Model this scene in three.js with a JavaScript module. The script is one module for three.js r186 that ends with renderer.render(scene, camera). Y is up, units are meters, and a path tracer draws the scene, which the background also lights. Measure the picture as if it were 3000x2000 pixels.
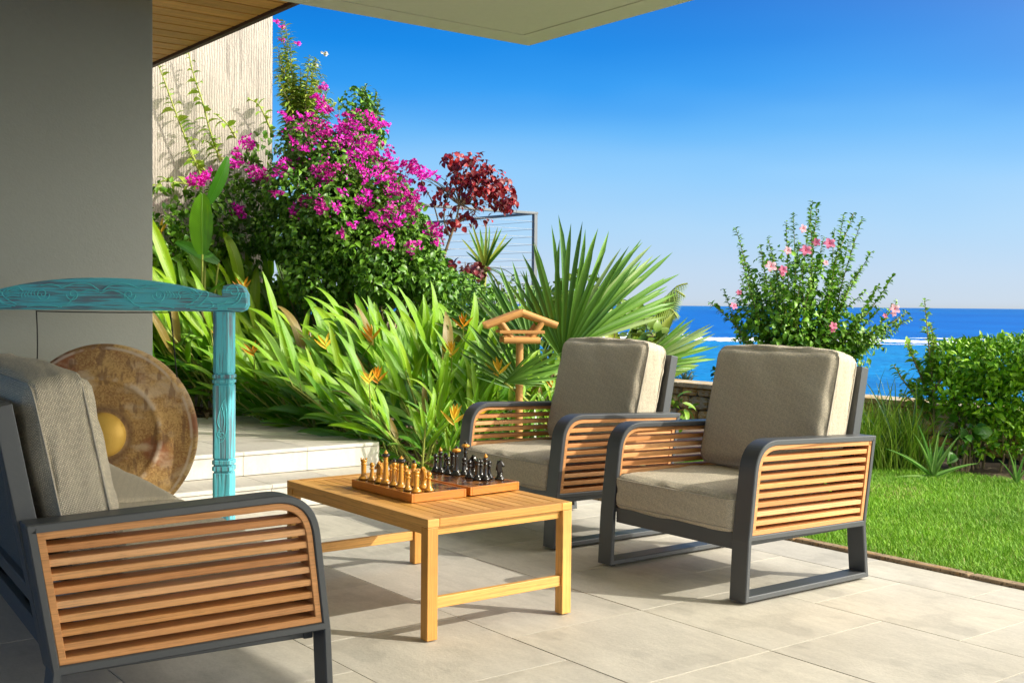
import * as THREE from 'three';
import { mergeGeometries } from 'three/addons/utils/BufferGeometryUtils.js';
import { RoundedBoxGeometry } from 'three/addons/geometries/RoundedBoxGeometry.js';

// ------------------------------------------------------------------ camera, sky, sun, exposure
const D2R = Math.PI / 180;
const CAM = { f: 3390, pitch: 1.87 * D2R, roll: 0.55 * D2R, yaw: 37.4 * D2R, h: 1.235 };
const scene = new THREE.Scene();
const camera = new THREE.PerspectiveCamera(2 * Math.atan(1000 / CAM.f) / D2R, 1024 / 682, 0.05, 90000);
camera.position.set(0, CAM.h, 0);
camera.rotation.order = 'YXZ';
camera.rotation.set(-CAM.pitch, -CAM.yaw, CAM.roll);
scene.add(camera);

const renderer = new THREE.WebGLRenderer({ antialias: true });
renderer.setSize(1024, 682);
renderer.toneMapping = THREE.LinearToneMapping;
renderer.toneMappingExposure = 2.1;
renderer.shadowMap.enabled = true;

const SUN_AZ = 38 * D2R, SUN_EL = 31.5 * D2R;
const sunDir = new THREE.Vector3(Math.sin(SUN_AZ) * Math.cos(SUN_EL), Math.sin(SUN_EL), Math.cos(SUN_AZ) * Math.cos(SUN_EL));
const sun = new THREE.DirectionalLight(new THREE.Color(1.0, 0.94, 0.82), 2.15);
sun.position.copy(sunDir).multiplyScalar(40).add(new THREE.Vector3(3, 0, -5));
sun.target.position.set(3, 0, -5);
sun.castShadow = true;
sun.shadow.radius = 1;
sun.shadow.mapSize.set(4096, 4096);
Object.assign(sun.shadow.camera, { left: -12, right: 12, top: 12, bottom: -12, near: 1, far: 90 });
scene.add(sun, sun.target);

{ // clear tropical sky: pale haze at the horizon, deep blue above, unseen warm aureole round the sun, with added brightness to fill the shade
  const W = 1024, Hh = 512, data = new Float32Array(W * Hh * 4);
  const stops = [[-90, .32, .34, .36], [-1, .46, .51, .56], [0, .46, .535, .62], [1.5, .425, .545, .68], [4, .33, .53, .735], [6.5, .215, .47, .76], [8.5, .105, .375, .745], [10.5, .026, .265, .70], [12.5, .006, .20, .63], [15, .003, .150, .55], [30, .006, .125, .44], [90, .010, .115, .38]];
  const col = [0, 0, 0];
  for (let j = 0; j < Hh; j++) {
    const el = ((j + .5) / Hh - .5) * Math.PI, e = el / D2R;
    for (let i = 0; i < W; i++) {
      const veil = e > 0 && e < 22 ? 2.2 * (vnoise(i / W * 40, e * .55, 40, 64, 801) - .5) * Math.min(1, e / 3) * Math.min(1, (22 - e) / 8) + .9 * (vnoise(i / W * 110, e * 1.4, 110, 64, 802) - .5) * Math.min(1, e / 3) * Math.min(1, (22 - e) / 8) : 0, ee = e + veil * .35;
      let k = 0; while (k < stops.length - 2 && ee > stops[k + 1][0]) k++;
      const a = stops[k], b = stops[k + 1], t = Math.min(1, Math.max(0, (ee - a[0]) / (b[0] - a[0])));
      const ph = ((i + .5) / W - .5) * 2 * Math.PI;
      const x = Math.cos(ph) * Math.cos(el), y = Math.sin(el), z = Math.sin(ph) * Math.cos(el);
      const g = Math.acos(Math.min(1, Math.max(-1, x * sunDir.x + y * sunDir.y + z * sunDir.z))) / D2R;
      const fillAureole = 4.2 * Math.exp(-Math.pow(g / 30, 2)) + 3.9 * Math.exp(-Math.pow(g / 38, 2));
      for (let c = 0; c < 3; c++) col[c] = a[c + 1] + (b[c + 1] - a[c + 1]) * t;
      const w = [1, .94, .80], s = 1 - Math.min(.75, fillAureole * .6);
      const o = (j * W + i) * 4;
      for (let c = 0; c < 3; c++) data[o + c] = col[c] * s * .62 + w[c] * fillAureole * .52;
      data[o + 3] = 1;
    }
  }
  const tex = new THREE.DataTexture(data, W, Hh, THREE.RGBAFormat, THREE.FloatType);
  tex.mapping = THREE.EquirectangularReflectionMapping;
  tex.magFilter = tex.minFilter = THREE.LinearFilter; tex.wrapS = THREE.RepeatWrapping;
  tex.needsUpdate = true;
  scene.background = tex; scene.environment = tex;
}

// ------------------------------------------------------------------ helpers
function mulberry(a) { return () => { a |= 0; a = a + 0x6D2B79F5 | 0; let t = Math.imul(a ^ a >>> 15, 1 | a); t = t + Math.imul(t ^ t >>> 7, 61 | t) ^ t; return ((t ^ t >>> 14) >>> 0) / 4294967296; }; }
let rnd = mulberry(7);
const reseed = (s) => { rnd = mulberry(s); };
const rr = (a, b) => a + (b - a) * rnd();
const V = (x, y, z) => new THREE.Vector3(x, y, z);
const RIGHT = V(Math.cos(CAM.yaw), 0, Math.sin(CAM.yaw)), FWD = V(Math.sin(CAM.yaw), 0, -Math.cos(CAM.yaw)), UP = V(0, 1, 0);
// the place a survey mark of the photograph falls on, at a given distance into the scene
function P(px, py, dist) {
  let x = (px - 1500) / CAM.f, y = -(py - 1000) / CAM.f;
  const cr = Math.cos(CAM.roll), sr = Math.sin(CAM.roll); [x, y] = [cr * x - sr * y, sr * x + cr * y];
  const cp = Math.cos(CAM.pitch), sp = Math.sin(CAM.pitch);
  const yy = cp * y - sp, ff = sp * y + cp;
  return V(0, CAM.h, 0).addScaledVector(RIGHT, x / ff * dist).addScaledVector(FWD, dist).add(V(0, yy / ff * dist, 0));
}
const used = new Map();
function numbered(n) { const k = used.get(n) ?? 0; used.set(n, k + 1); return k ? n + '_' + String(k).padStart(3, '0') : n; }
function meta(o, label, category, group, kind) { if (label) o.userData.label = label; if (category) o.userData.category = category; if (group) o.userData.group = group; if (kind) o.userData.kind = kind; return o; }
function thing(name, label, category, pos, group) {
  const o = new THREE.Group(); o.name = numbered(name); if (pos) o.position.copy(pos); scene.add(o);
  return meta(o, label, category, group);
}
function struct(name, label) { const o = new THREE.Group(); o.name = numbered(name); scene.add(o); o.userData.kind = 'structure'; if (label) { o.userData.label = label; } return o; }
function mesh(name, geo, mat, parent = scene, pos) {
  const m = new THREE.Mesh(Array.isArray(geo) ? merge(geo) : geo, mat);
  m.name = parent === scene ? numbered(name) : name; m.castShadow = m.receiveShadow = true;
  if (pos) m.position.copy(pos); parent.add(m); return m;
}
function merge(list) {
  list = list.map((g) => { const q = g.index ? g.toNonIndexed() : g; for (const k of Object.keys(q.attributes)) if (!['position', 'normal', 'uv'].includes(k)) q.deleteAttribute(k); return q; });
  return list.length > 1 ? mergeGeometries(list) : list[0];
}
const T = (g, x, y, z) => g.translate(x, y, z);
// texture coordinates in metres by the dominant direction of each face; axis = direction of the grain
function uvMetres(g, axis = 'x', off = [0, 0]) {
  g = g.index ? g.toNonIndexed() : g;
  const p = g.attributes.position, n = g.attributes.normal, uv = new Float32Array(p.count * 2), ax = { x: 0, y: 1, z: 2 }[axis];
  for (let i = 0; i < p.count; i++) {
    const P3 = [p.getX(i), p.getY(i), p.getZ(i)], N = [Math.abs(n.getX(i)), Math.abs(n.getY(i)), Math.abs(n.getZ(i))];
    let d = 0; if (N[1] > N[d]) d = 1; if (N[2] > N[d]) d = 2;
    const rest = [0, 1, 2].filter((k) => k !== d); let va = rest.includes(ax) ? ax : rest[0]; const ua = rest.find((k) => k !== va);
    uv[2 * i] = P3[ua] + off[0]; uv[2 * i + 1] = P3[va] + off[1];
  }
  g.setAttribute('uv', new THREE.BufferAttribute(uv, 2)); return g;
}
function box(w, h, d, r = .003, axis = 'x') { return uvMetres(new RoundedBoxGeometry(w, h, d, 1, Math.min(r, w / 2.01, h / 2.01, d / 2.01)), axis, [rnd() * 3, rnd() * 3]); }
const boxAt = (x, y, z, w, h, d, r, axis) => box(w, h, d, r, axis).translate(x, y, z);
function tube(pts, r, seg = 6, n) {
  const c = new THREE.CatmullRomCurve3(pts, false, 'centripetal'); const N = n ?? Math.max(2, pts.length * 3);
  const g = new THREE.TubeGeometry(c, N, 1, seg, false);
  if (typeof r === 'number') r = [r, r];
  const p = g.attributes.position; // taper
  for (let i = 0; i <= N; i++) { const t = i / N, R = r[0] + (r[1] - r[0]) * t, ctr = c.getPointAt(t); for (let j = 0; j <= seg; j++) { const k = i * (seg + 1) + j; p.setXYZ(k, ctr.x + (p.getX(k) - ctr.x) * R, ctr.y + (p.getY(k) - ctr.y) * R, ctr.z + (p.getZ(k) - ctr.z) * R); } }
  return g;
}
function lathe(profile, seg = 20) { return new THREE.LatheGeometry(profile.map(([x, y]) => new THREE.Vector2(x, y)), seg); }

// ------------------------------------------------------------------ textures
function hash(x, y, s) { let h = Math.imul(x, 374761393) + Math.imul(y, 668265263) + Math.imul(s, 1442695041) | 0; h = Math.imul(h ^ h >>> 13, 1274126177); return ((h ^ h >>> 16) >>> 0) / 4294967296; }
function vnoise(x, y, px, py, s) { // tiling value noise
  const xi = Math.floor(x), yi = Math.floor(y), fx = x - xi, fy = y - yi, u = fx * fx * (3 - 2 * fx), v = fy * fy * (3 - 2 * fy);
  const m = (a, n) => ((a % n) + n) % n, a = hash(m(xi, px), m(yi, py), s), b = hash(m(xi + 1, px), m(yi, py), s), c = hash(m(xi, px), m(yi + 1, py), s), d = hash(m(xi + 1, px), m(yi + 1, py), s);
  return a + (b - a) * u + (c - a) * v + (a - b - c + d) * u * v;
}
function fbm(u, v, fx, fy, oct, s) { let r = 0, a = .5, t = 0; for (let i = 0; i < oct; i++) { r += a * vnoise(u * fx, v * fy, fx, fy, s + i); t += a; a *= .5; fx *= 2; fy *= 2; } return r / t; }
function tex(W, H, fn, repeat, srgb = true) {
  const d = new Uint8Array(W * H * 4);
  for (let j = 0; j < H; j++) for (let i = 0; i < W; i++) { const c = fn(i / W, j / H, i, j), o = (j * W + i) * 4; for (let k = 0; k < 3; k++) { const q = Math.max(0, Math.min(1, Array.isArray(c) ? c[k] : c)); d[o + k] = 255 * (srgb ? Math.pow(q, 1 / 2.2) : q); } d[o + 3] = 255; }
  const t = new THREE.DataTexture(d, W, H, THREE.RGBAFormat); t.wrapS = t.wrapT = THREE.RepeatWrapping; t.magFilter = THREE.LinearFilter; t.minFilter = THREE.LinearMipmapLinearFilter; t.generateMipmaps = true;
  if (srgb) t.colorSpace = THREE.SRGBColorSpace; if (repeat) t.repeat.set(...repeat); t.needsUpdate = true; return t;
}
const sstep = (a, b, x) => { const t = Math.min(1, Math.max(0, (x - a) / (b - a))); return t * t * (3 - 2 * t); };
const lerp3 = (a, b, t) => [a[0] + (b[0] - a[0]) * t, a[1] + (b[1] - a[1]) * t, a[2] + (b[2] - a[2]) * t];

const woodFn = (u, v) => { const w = fbm(u, v, 6, 2, 3, 11); const g = fbm(u + w * .08, v, 60, 3, 3, 5), f = fbm(u, v, 180, 10, 2, 9), pore = fbm(u, v, 240, 14, 1, 21); return Math.min(1, .62 + .34 * g + .14 * (f - .5) + .24 * (w - .5) - (pore > .80 ? .18 : 0)); };
const woodTex = tex(512, 512, (u, v) => { const k = woodFn(u, v); return [k, k * (.94 + .06 * k), k * (.86 + .14 * k)]; }, [4, 1.2]);
const woodBump = tex(512, 512, (u, v) => woodFn(u, v), [4, 1.2], false);
const weaveFn = (u, v) => { const X = u * 16, Y = v * 16, r = Math.floor(Y), x = X + (r % 2) * .5, fx = x - Math.floor(x), fy = Y - r; return Math.pow(Math.sin(Math.PI * fx), .7) * Math.pow(Math.sin(Math.PI * fy), .7); };
const weaveTex = tex(512, 512, (u, v) => { const X = Math.floor(u * 16 + (Math.floor(v * 16) % 2) * .5) % 16, k = .42 + .58 * weaveFn(u, v), y = hash(X, Math.floor(v * 16), 3), n = fbm(u, v, 6, 6, 3, 8); const q = k * (.80 + .26 * y) * (.94 + .12 * n); return [q, q * .975, q * .93]; }, [9.6, 15.6]);
const weaveBump = tex(512, 512, weaveFn, [9.6, 15.6], false);
const tileTex = tex(1024, 1024, (u, v) => { const a = fbm(u, v, 5, 9, 5, 31), b = fbm(u, v, 14, 60, 3, 41), c = fbm(u, v, 120, 120, 2, 51), d = fbm(u, v, 3, 3, 3, 61), st = fbm(u + a * .1, v, 9, 9, 3, 71); let k = .80 + .22 * (a - .5) + .13 * (b - .5) + .12 * (c - .5) - (c > .78 ? .07 : 0) - .09 * sstep(.56, .74, st); return lerp3([k * 1.0, k * .965, k * .90], [k * .97, k * .955, k * .925], d); }, [.75, .75]);
const tileBump = tex(512, 512, (u, v) => fbm(u, v, 40, 40, 4, 77), [3, 3], false);
const plasterTex = tex(512, 512, (u, v) => { const a = fbm(u, v, 5, 5, 5, 13), b = fbm(u, v, 90, 90, 2, 14); const k = .93 + .05 * (a - .5) + .04 * (b - .5); return [k, k, k * .985]; }, [.5, .5]);
const plasterBump = tex(256, 256, (u, v) => fbm(u, v, 60, 60, 3, 15), [2, 2], false);
const combFn = (u, v) => { const x = u * 42 + (fbm(u, v, 40, 10, 3, 17) - .5) * .9, f = x - Math.floor(x), br = fbm(u, v, 60, 40, 2, 19); return Math.pow(Math.sin(Math.PI * f), .6) * (br > .72 ? .5 : 1) * (.75 + .5 * br); };
const combTex = tex(1024, 1024, (u, v) => { const h = combFn(u, v), a = fbm(u, v, 4, 3, 4, 23), s = fbm(u, v, 30, 3, 3, 29), k = (.86 + .14 * h) * (.80 + .30 * a + .12 * (fbm(u, v, 90, 60, 2, 25) - .5)) * (1 - .30 * sstep(.56, .76, s)); return [k, k * .95, k * .88]; }, [1, 1]);
const combBump = tex(1024, 1024, combFn, [1, 1], false);
const turqTex = tex(512, 512, (u, v) => { const a = fbm(u, v, 70, 5, 3, 33), b = fbm(u, v, 8, 4, 4, 34), c = fbm(u, v, 140, 18, 2, 35); const wear = sstep(.47, .66, a * .62 + b * .42) * .9 + (c > .74 ? .35 : 0); return lerp3([.13, .60, .66], lerp3([.10, .30, .36], [.22, .19, .22], b), Math.min(1, wear)); }, [2.2, 1.1]);
const turqBump = tex(512, 512, (u, v) => 1 - sstep(.5, .75, fbm(u, v, 70, 5, 3, 33)), [2.2, 1.1], false);
const gongTex = tex(1024, 1024, (u, v) => { const sp = fbm(u, v, 150, 150, 3, 43), a = fbm(u, v, 5, 5, 5, 44), b = fbm(u, v, 16, 12, 4, 45), dx = u - .5, dy = v - .5, r = Math.hypot(dx, dy) / 1.05, st = fbm(u + .04 * b, v, 7, 16, 4, 46); let c = lerp3([.60, .38, .15], [.34, .175, .06], sstep(.34, .66, sp * .45 + a * .6)); c = lerp3(c, [.30, .095, .04], .8 * sstep(.50, .68, b * .45 + a * .58)); c = lerp3(c, [.66, .50, .34], .75 * sstep(.52, .76, st * .75 + b * .28)); c = lerp3(c, [.20, .10, .05], .6 * sstep(.60, .72, fbm(u, v + .03 * b, 30, 12, 3, 48))); const ring = Math.max(1 - Math.abs(r - .298) / .016, 1 - Math.abs(r - .452) / .010); if (ring > 0) c = lerp3(c, [.66, .54, .44], .7 * Math.min(1, ring * 1.5) * sstep(.3, .55, b)); if (r < .165 && r > .10) c = lerp3(c, [.16, .085, .06], .7 * (1 - Math.abs(r - .135) / .03 * .8)); return c; });
const gongBump = tex(512, 512, (u, v) => fbm(u, v, 90, 90, 3, 43) * .7 + fbm(u, v, 12, 8, 3, 47) * .6, null, false);
const leafTexFn = (u, v) => { const s = Math.abs(u - .5) * 2, q = (v * 30 - s * 4.5), f = Math.abs(q - Math.floor(q) - .5) * 2, n = fbm(u, v, 3, 5, 3, 53), e = fbm(u, v, 5, 3, 2, 54); let k = .84 + .09 * f + .18 * (n - .5); let c = [k * .86, k, k * .70]; if (s < .05) c = [1, 1, .62]; if (e > .72 && s > .5) c = lerp3(c, [.95, .85, .45], .5); return c; };
const leafTex = tex(256, 512, leafTexFn);
const leafBump = tex(256, 512, (u, v) => { const s = Math.abs(u - .5) * 2, q = v * 30 - s * 4.5; return s < .05 ? 1 : Math.abs(q - Math.floor(q) - .5) * .5; }, null, false);
const foamTex = tex(512, 128, (u, v) => { const k = .72 + .5 * (fbm(u, v, 60, 8, 4, 91) - .2); return [k, k, k * 1.02]; }, [6, 1]);
const stoneTex = tex(512, 512, (u, v) => { const a = fbm(u, v, 5, 5, 5, 61), b = fbm(u, v, 40, 40, 3, 62), k = .78 + .7 * (a - .45) + .35 * (b - .5); const c = lerp3([k, k * .95, k * .84], [k * 1.1, k * .82, k * .42], sstep(.5, .66, fbm(u, v, 4, 4, 3, 63))); return lerp3(c, [.16, .16, .13], .8 * sstep(.6, .72, b)); }, [2.5, 2.5]);
const soilTex = tex(512, 512, (u, v) => { const a = fbm(u, v, 8, 8, 5, 65), b = fbm(u, v, 90, 90, 2, 66), k = .35 + .6 * a * b; return [k, k * .78, k * .56]; }, [1, 1]);
const lawnTex = tex(512, 512, (u, v) => { const a = fbm(u, v, 60, 60, 3, 67), b = fbm(u, v, 5, 5, 3, 68), k = .4 + .6 * a; return [k * (.5 + .3 * b), k * .8, k * .16]; }, [1.2, 1.2]);

const rgb = (r, g, b) => new THREE.Color().setRGB(r, g, b);
const std = (o) => new THREE.MeshStandardMaterial(o), phy = (o) => new THREE.MeshPhysicalMaterial(o);
const woodMat = (c, rough = .55) => std({ color: rgb(...c), map: woodTex, bumpMap: woodBump, bumpScale: .0008, roughness: rough });
const M = {
  tiles: [0, 1, 2, 3].map((i) => std({ color: rgb(.66 - .030 * i, .63 - .027 * i, .555 - .018 * i), map: tileTex, bumpMap: tileBump, bumpScale: .0006, roughness: .62 })),
  grout: std({ color: rgb(.54, .45, .36), roughness: .95 }),
  stepNose: std({ color: rgb(.84, .82, .77), map: tileTex, roughness: .6 }),
  plaster: std({ color: rgb(.265, .275, .245), map: plasterTex, bumpMap: plasterBump, bumpScale: .0005, roughness: .42 }),
  soffit: std({ color: rgb(.72, .70, .60), map: plasterTex, bumpMap: plasterBump, bumpScale: .0003, roughness: .8 }),
  comb: std({ color: rgb(.46, .43, .395), map: combTex, bumpMap: combBump, bumpScale: .005, roughness: .9 }),
  plank: [0, 1, 2].map((i) => woodMat([.74 + .08 * i, .36 + .035 * i, .10 + .012 * i], .6)),
  fascia: woodMat([.09, .045, .035], .6),
  table: [0, 1, 2].map((i) => woodMat([[.80, .41, .085], [.88, .47, .12], [.70, .335, .065]][i], .48)),
  slat: [[.74, .345, .12], [.86, .43, .16], [.66, .285, .09], [.80, .37, .115], [.90, .48, .21]].map((c) => woodMat(c, .55)),
  metal: std({ color: rgb(.080, .086, .092), roughness: .42, metalness: .25, bumpMap: plasterBump, bumpScale: .0002 }),
  black: std({ color: rgb(.012, .012, .013), roughness: .6 }),
  fabric: std({ color: rgb(.85, .77, .615), map: weaveTex, bumpMap: weaveBump, bumpScale: .0016, roughness: .95 }),
  piping: std({ color: rgb(.70, .64, .54), map: weaveTex, roughness: .95 }),
  sling: std({ color: rgb(.14, .14, .13), roughness: .8, map: weaveTex }),
  turq: std({ color: rgb(.9, .95, 1), map: turqTex, bumpMap: turqBump, bumpScale: .0015, roughness: .6 }),
  turqLine: std({ color: rgb(.12, .62, .66), roughness: .6 }),
  gong: std({ color: rgb(1, 1, .94), map: gongTex, bumpMap: gongBump, bumpScale: .0018, roughness: .68, metalness: .1 }),
  boss: std({ color: rgb(.86, .54, .11), map: plasterTex, bumpMap: gongBump, bumpScale: .0015, roughness: .45, metalness: .25 }),
  cord: std({ color: rgb(.02, .02, .018), roughness: .8 }),
  board: woodMat([.72, .255, .03], .3),
  sqLight: woodMat([.42, .17, .05], .14), sqDark: woodMat([.09, .035, .018], .14),
  whitePc: phy({ color: rgb(.84, .39, .045), roughness: .28, clearcoat: .6, clearcoatRoughness: .15, map: woodTex }),
  blackPc: phy({ color: rgb(.018, .015, .013), roughness: .18, clearcoat: .8, clearcoatRoughness: .1 }),
  feeder: woodMat([.72, .36, .105], .6),
  stem: std({ color: rgb(.30, .34, .06), roughness: .6 }), twig: std({ color: rgb(.22, .17, .09), roughness: .9 }), trunk: std({ color: rgb(.30, .22, .13), roughness: .9 }),
  steel: std({ color: rgb(.14, .155, .17), roughness: .45, metalness: .3 }), cable: std({ color: rgb(.36, .37, .38), roughness: .5 }),
  stones: [[1, .84, .54], [.80, .74, .58], [1, .66, .24], [.66, .62, .52], [.95, .74, .42]].map((c) => std({ color: rgb(...c), map: stoneTex, bumpMap: stoneTex, bumpScale: .012, roughness: .9 })),
  coping: std({ color: rgb(.55, .50, .42), map: stoneTex, roughness: .9 }), mortar: std({ color: rgb(.10, .095, .08), roughness: 1 }),
  soil: std({ color: rgb(.30, .26, .22), map: soilTex, roughness: 1 }), lawn: std({ color: rgb(.5, .6, .35), map: lawnTex, roughness: 1 }),
  edging: std({ color: rgb(.36, .27, .18), map: stoneTex, roughness: .95 }),
  hill: std({ color: rgb(.08, .12, .03), map: soilTex, roughness: 1 }),
};
const leafMat = (c, rough = .42, tr = .28, vein = false) => phy({ color: rgb(...c), roughness: rough, transmission: tr, thickness: 0, ior: 1.4, side: THREE.DoubleSide, ...(vein ? { map: leafTex, bumpMap: leafBump, bumpScale: .0018 } : {}) });

// ------------------------------------------------------------------ SETTING: sea, hillside, terrace
{
  // sea 30 m below the terrace, shallow lagoon inside the reef and deep water beyond, as far as the horizon
  const rings = [40, 120], seg = 720; for (let r = 160; r < 80000; r *= 1.045) rings.push(r); rings.push(85000); const pos = [], col = [], idx = [];
  const shade = (r) => { const S = [[0, .005, .21, .48], [500, .005, .19, .49], [1020, .010, .225, .53], [1110, .004, .150, .50], [1700, .003, .132, .49], [4000, .003, .125, .47], [12000, .008, .14, .45], [80000, .04, .17, .43]]; let k = 0; while (k < S.length - 2 && r > S[k + 1][0]) k++; const t = Math.min(1, (r - S[k][0]) / (S[k + 1][0] - S[k][0])); return [1, 2, 3].map((c) => S[k][c] + (S[k + 1][c] - S[k][c]) * t); };
  for (const r of rings) for (let i = 0; i <= seg; i++) { const a = i / seg * 2 * Math.PI; const l = Math.log(r) * 9, q = .72 + .56 * (.55 * vnoise(i / seg * 90, l, 90, 512, 811) + .45 * vnoise(i / seg * 240, l * 2.6, 240, 1024, 812)); pos.push(r * Math.sin(a), 0, -r * Math.cos(a)); col.push(...shade(r).map((c, k) => c * (k === 1 ? q : .5 + .5 * q))); }
  for (let k = 0; k < rings.length - 1; k++) for (let i = 0; i < seg; i++) { const a = k * (seg + 1) + i, b = a + seg + 1; idx.push(a, a + 1, b, a + 1, b + 1, b); }
  const g = new THREE.BufferGeometry(); g.setAttribute('position', new THREE.Float32BufferAttribute(pos, 3)); g.setAttribute('color', new THREE.Float32BufferAttribute(col, 3));
  const uv = []; for (let i = 0; i < pos.length; i += 3) uv.push(pos[i] / 60, pos[i + 2] / 60); g.setAttribute('uv', new THREE.Float32BufferAttribute(uv, 2));
  g.setIndex(idx); g.computeVertexNormals(); if (g.attributes.normal.getY(0) < 0) { idx.reverse(); g.setIndex(idx); g.computeVertexNormals(); }
  const seaTex = tex(512, 512, (u, v) => { const k = .82 + .34 * (fbm(u, v, 5, 9, 5, 101) - .5) + .16 * (fbm(u, v, 60, 60, 2, 102) - .5); return [k, k, k]; }, [1, 1]);
  const wave = tex(512, 512, (u, v) => fbm(u, v, 12, 12, 5, 103), [1, 1], false);
  const sea = mesh('sea', g, phy({ vertexColors: true, map: seaTex, bumpMap: wave, bumpScale: 1.2, roughness: .45, specularIntensity: .14 }), scene, V(0, -30, 0)); sea.userData.kind = 'structure';
  // surf on the reef: broken white rollers in several uneven strips
  reseed(5); const parts = [];
  const strip = (a0, a1, r, w, h, jag, s) => { const n = Math.max(24, Math.round(Math.abs(a1 - a0) * 500)), p = [], ix = [], u2 = [];
    for (let i = 0; i <= n; i++) { const t = i / n, a = CAM.yaw + a0 + (a1 - a0) * t, e = Math.sin(Math.PI * t) ** .3, k = fbm(t, .3, 32, 4, 4, s), k2 = fbm(t, .7, 64, 4, 3, s + 9), rc = r + 30 * (fbm(t, .1, 8, 2, 3, s + 3) - .5); const r0 = rc - w * e * (.35 + jag * k), r1 = rc + w * e * (.35 + jag * k2);
      for (const [R, y] of [[r0, .1], [(r0 + r1) / 2 - w * .1, h * (.4 + k) * e], [r1, .1]]) { p.push(R * Math.sin(a), -30 + y, -R * Math.cos(a)); u2.push(t * 30, R / 40); } }
    for (let i = 0; i < n; i++) for (let j = 0; j < 2; j++) { const a = i * 3 + j; ix.push(a, a + 3, a + 1, a + 1, a + 3, a + 4); }
    const q = new THREE.BufferGeometry(); q.setAttribute('position', new THREE.Float32BufferAttribute(p, 3)); q.setAttribute('uv', new THREE.Float32BufferAttribute(u2, 2)); q.setIndex(ix); q.computeVertexNormals(); parts.push(q); };
  for (let i = 0; i < 9; i++) strip(-.03 + i * .062, .05 + i * .062 + .012 * (i % 3), 1080 + 14 * (i * 7 % 4), 38 + 9 * (i * 5 % 4), 1.6, 1.1, 230 + i); strip(.02, .14, 1150, 22, 1.2, 1, 221); strip(.20, .33, 1160, 26, 1.2, 1, 222); strip(-.05, .12, 1040, 9, .5, .8, 203); strip(.05, .16, 1240, 12, .8, .9, 205); strip(.33, .43, 1250, 16, .9, .9, 207); strip(.27, .31, 1260, 9, .6, .9, 208); strip(.18, .52, 1035, 6, .4, .9, 209); strip(-.6, -.05, 1110, 40, 1.5, .8, 210);
  const sf = mesh('surf', parts, std({ color: rgb(.84, .86, .90), map: foamTex, roughness: 1, side: THREE.DoubleSide })); meta(sf, 'white line of surf breaking on the reef far out at sea', 'surf', null, 'stuff');
}
{
  // hillside: level round the house, falling to the shore beyond the garden wall
  const N = 150, S = 700, pos = [], idx = [], uv = [];
  const hgt = (x, z) => { const d = Math.max(0, x - 9.4, -z - 17, -x - 30, z - 30); const n = (fbm((x + 350) / 700, (z + 350) / 700, 40, 40, 3, 301) - .5); return -.06 - Math.min(34, d * .32 * Math.min(1, d / 6)) + n * Math.min(3, d * .1); };
  const m = (t) => { const u = t * 2 - 1; return Math.sign(u) * (Math.abs(u) * 25 + Math.pow(Math.abs(u), 4) * (S / 2 - 25)); };
  for (let j = 0; j <= N; j++) for (let i = 0; i <= N; i++) { const x = 5 + m(i / N), z = -5 + m(j / N); pos.push(x, hgt(x, z), z); uv.push(x, z); }
  for (let j = 0; j < N; j++) for (let i = 0; i < N; i++) { const a = j * (N + 1) + i; idx.push(a, a + N + 1, a + 1, a + 1, a + N + 1, a + N + 2); }
  const g = new THREE.BufferGeometry(); g.setAttribute('position', new THREE.Float32BufferAttribute(pos, 3)); g.setAttribute('uv', new THREE.Float32BufferAttribute(uv, 2)); g.setIndex(idx); g.computeVertexNormals();
  mesh('hillside', g, M.hill).userData.kind = 'structure';
}
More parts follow.
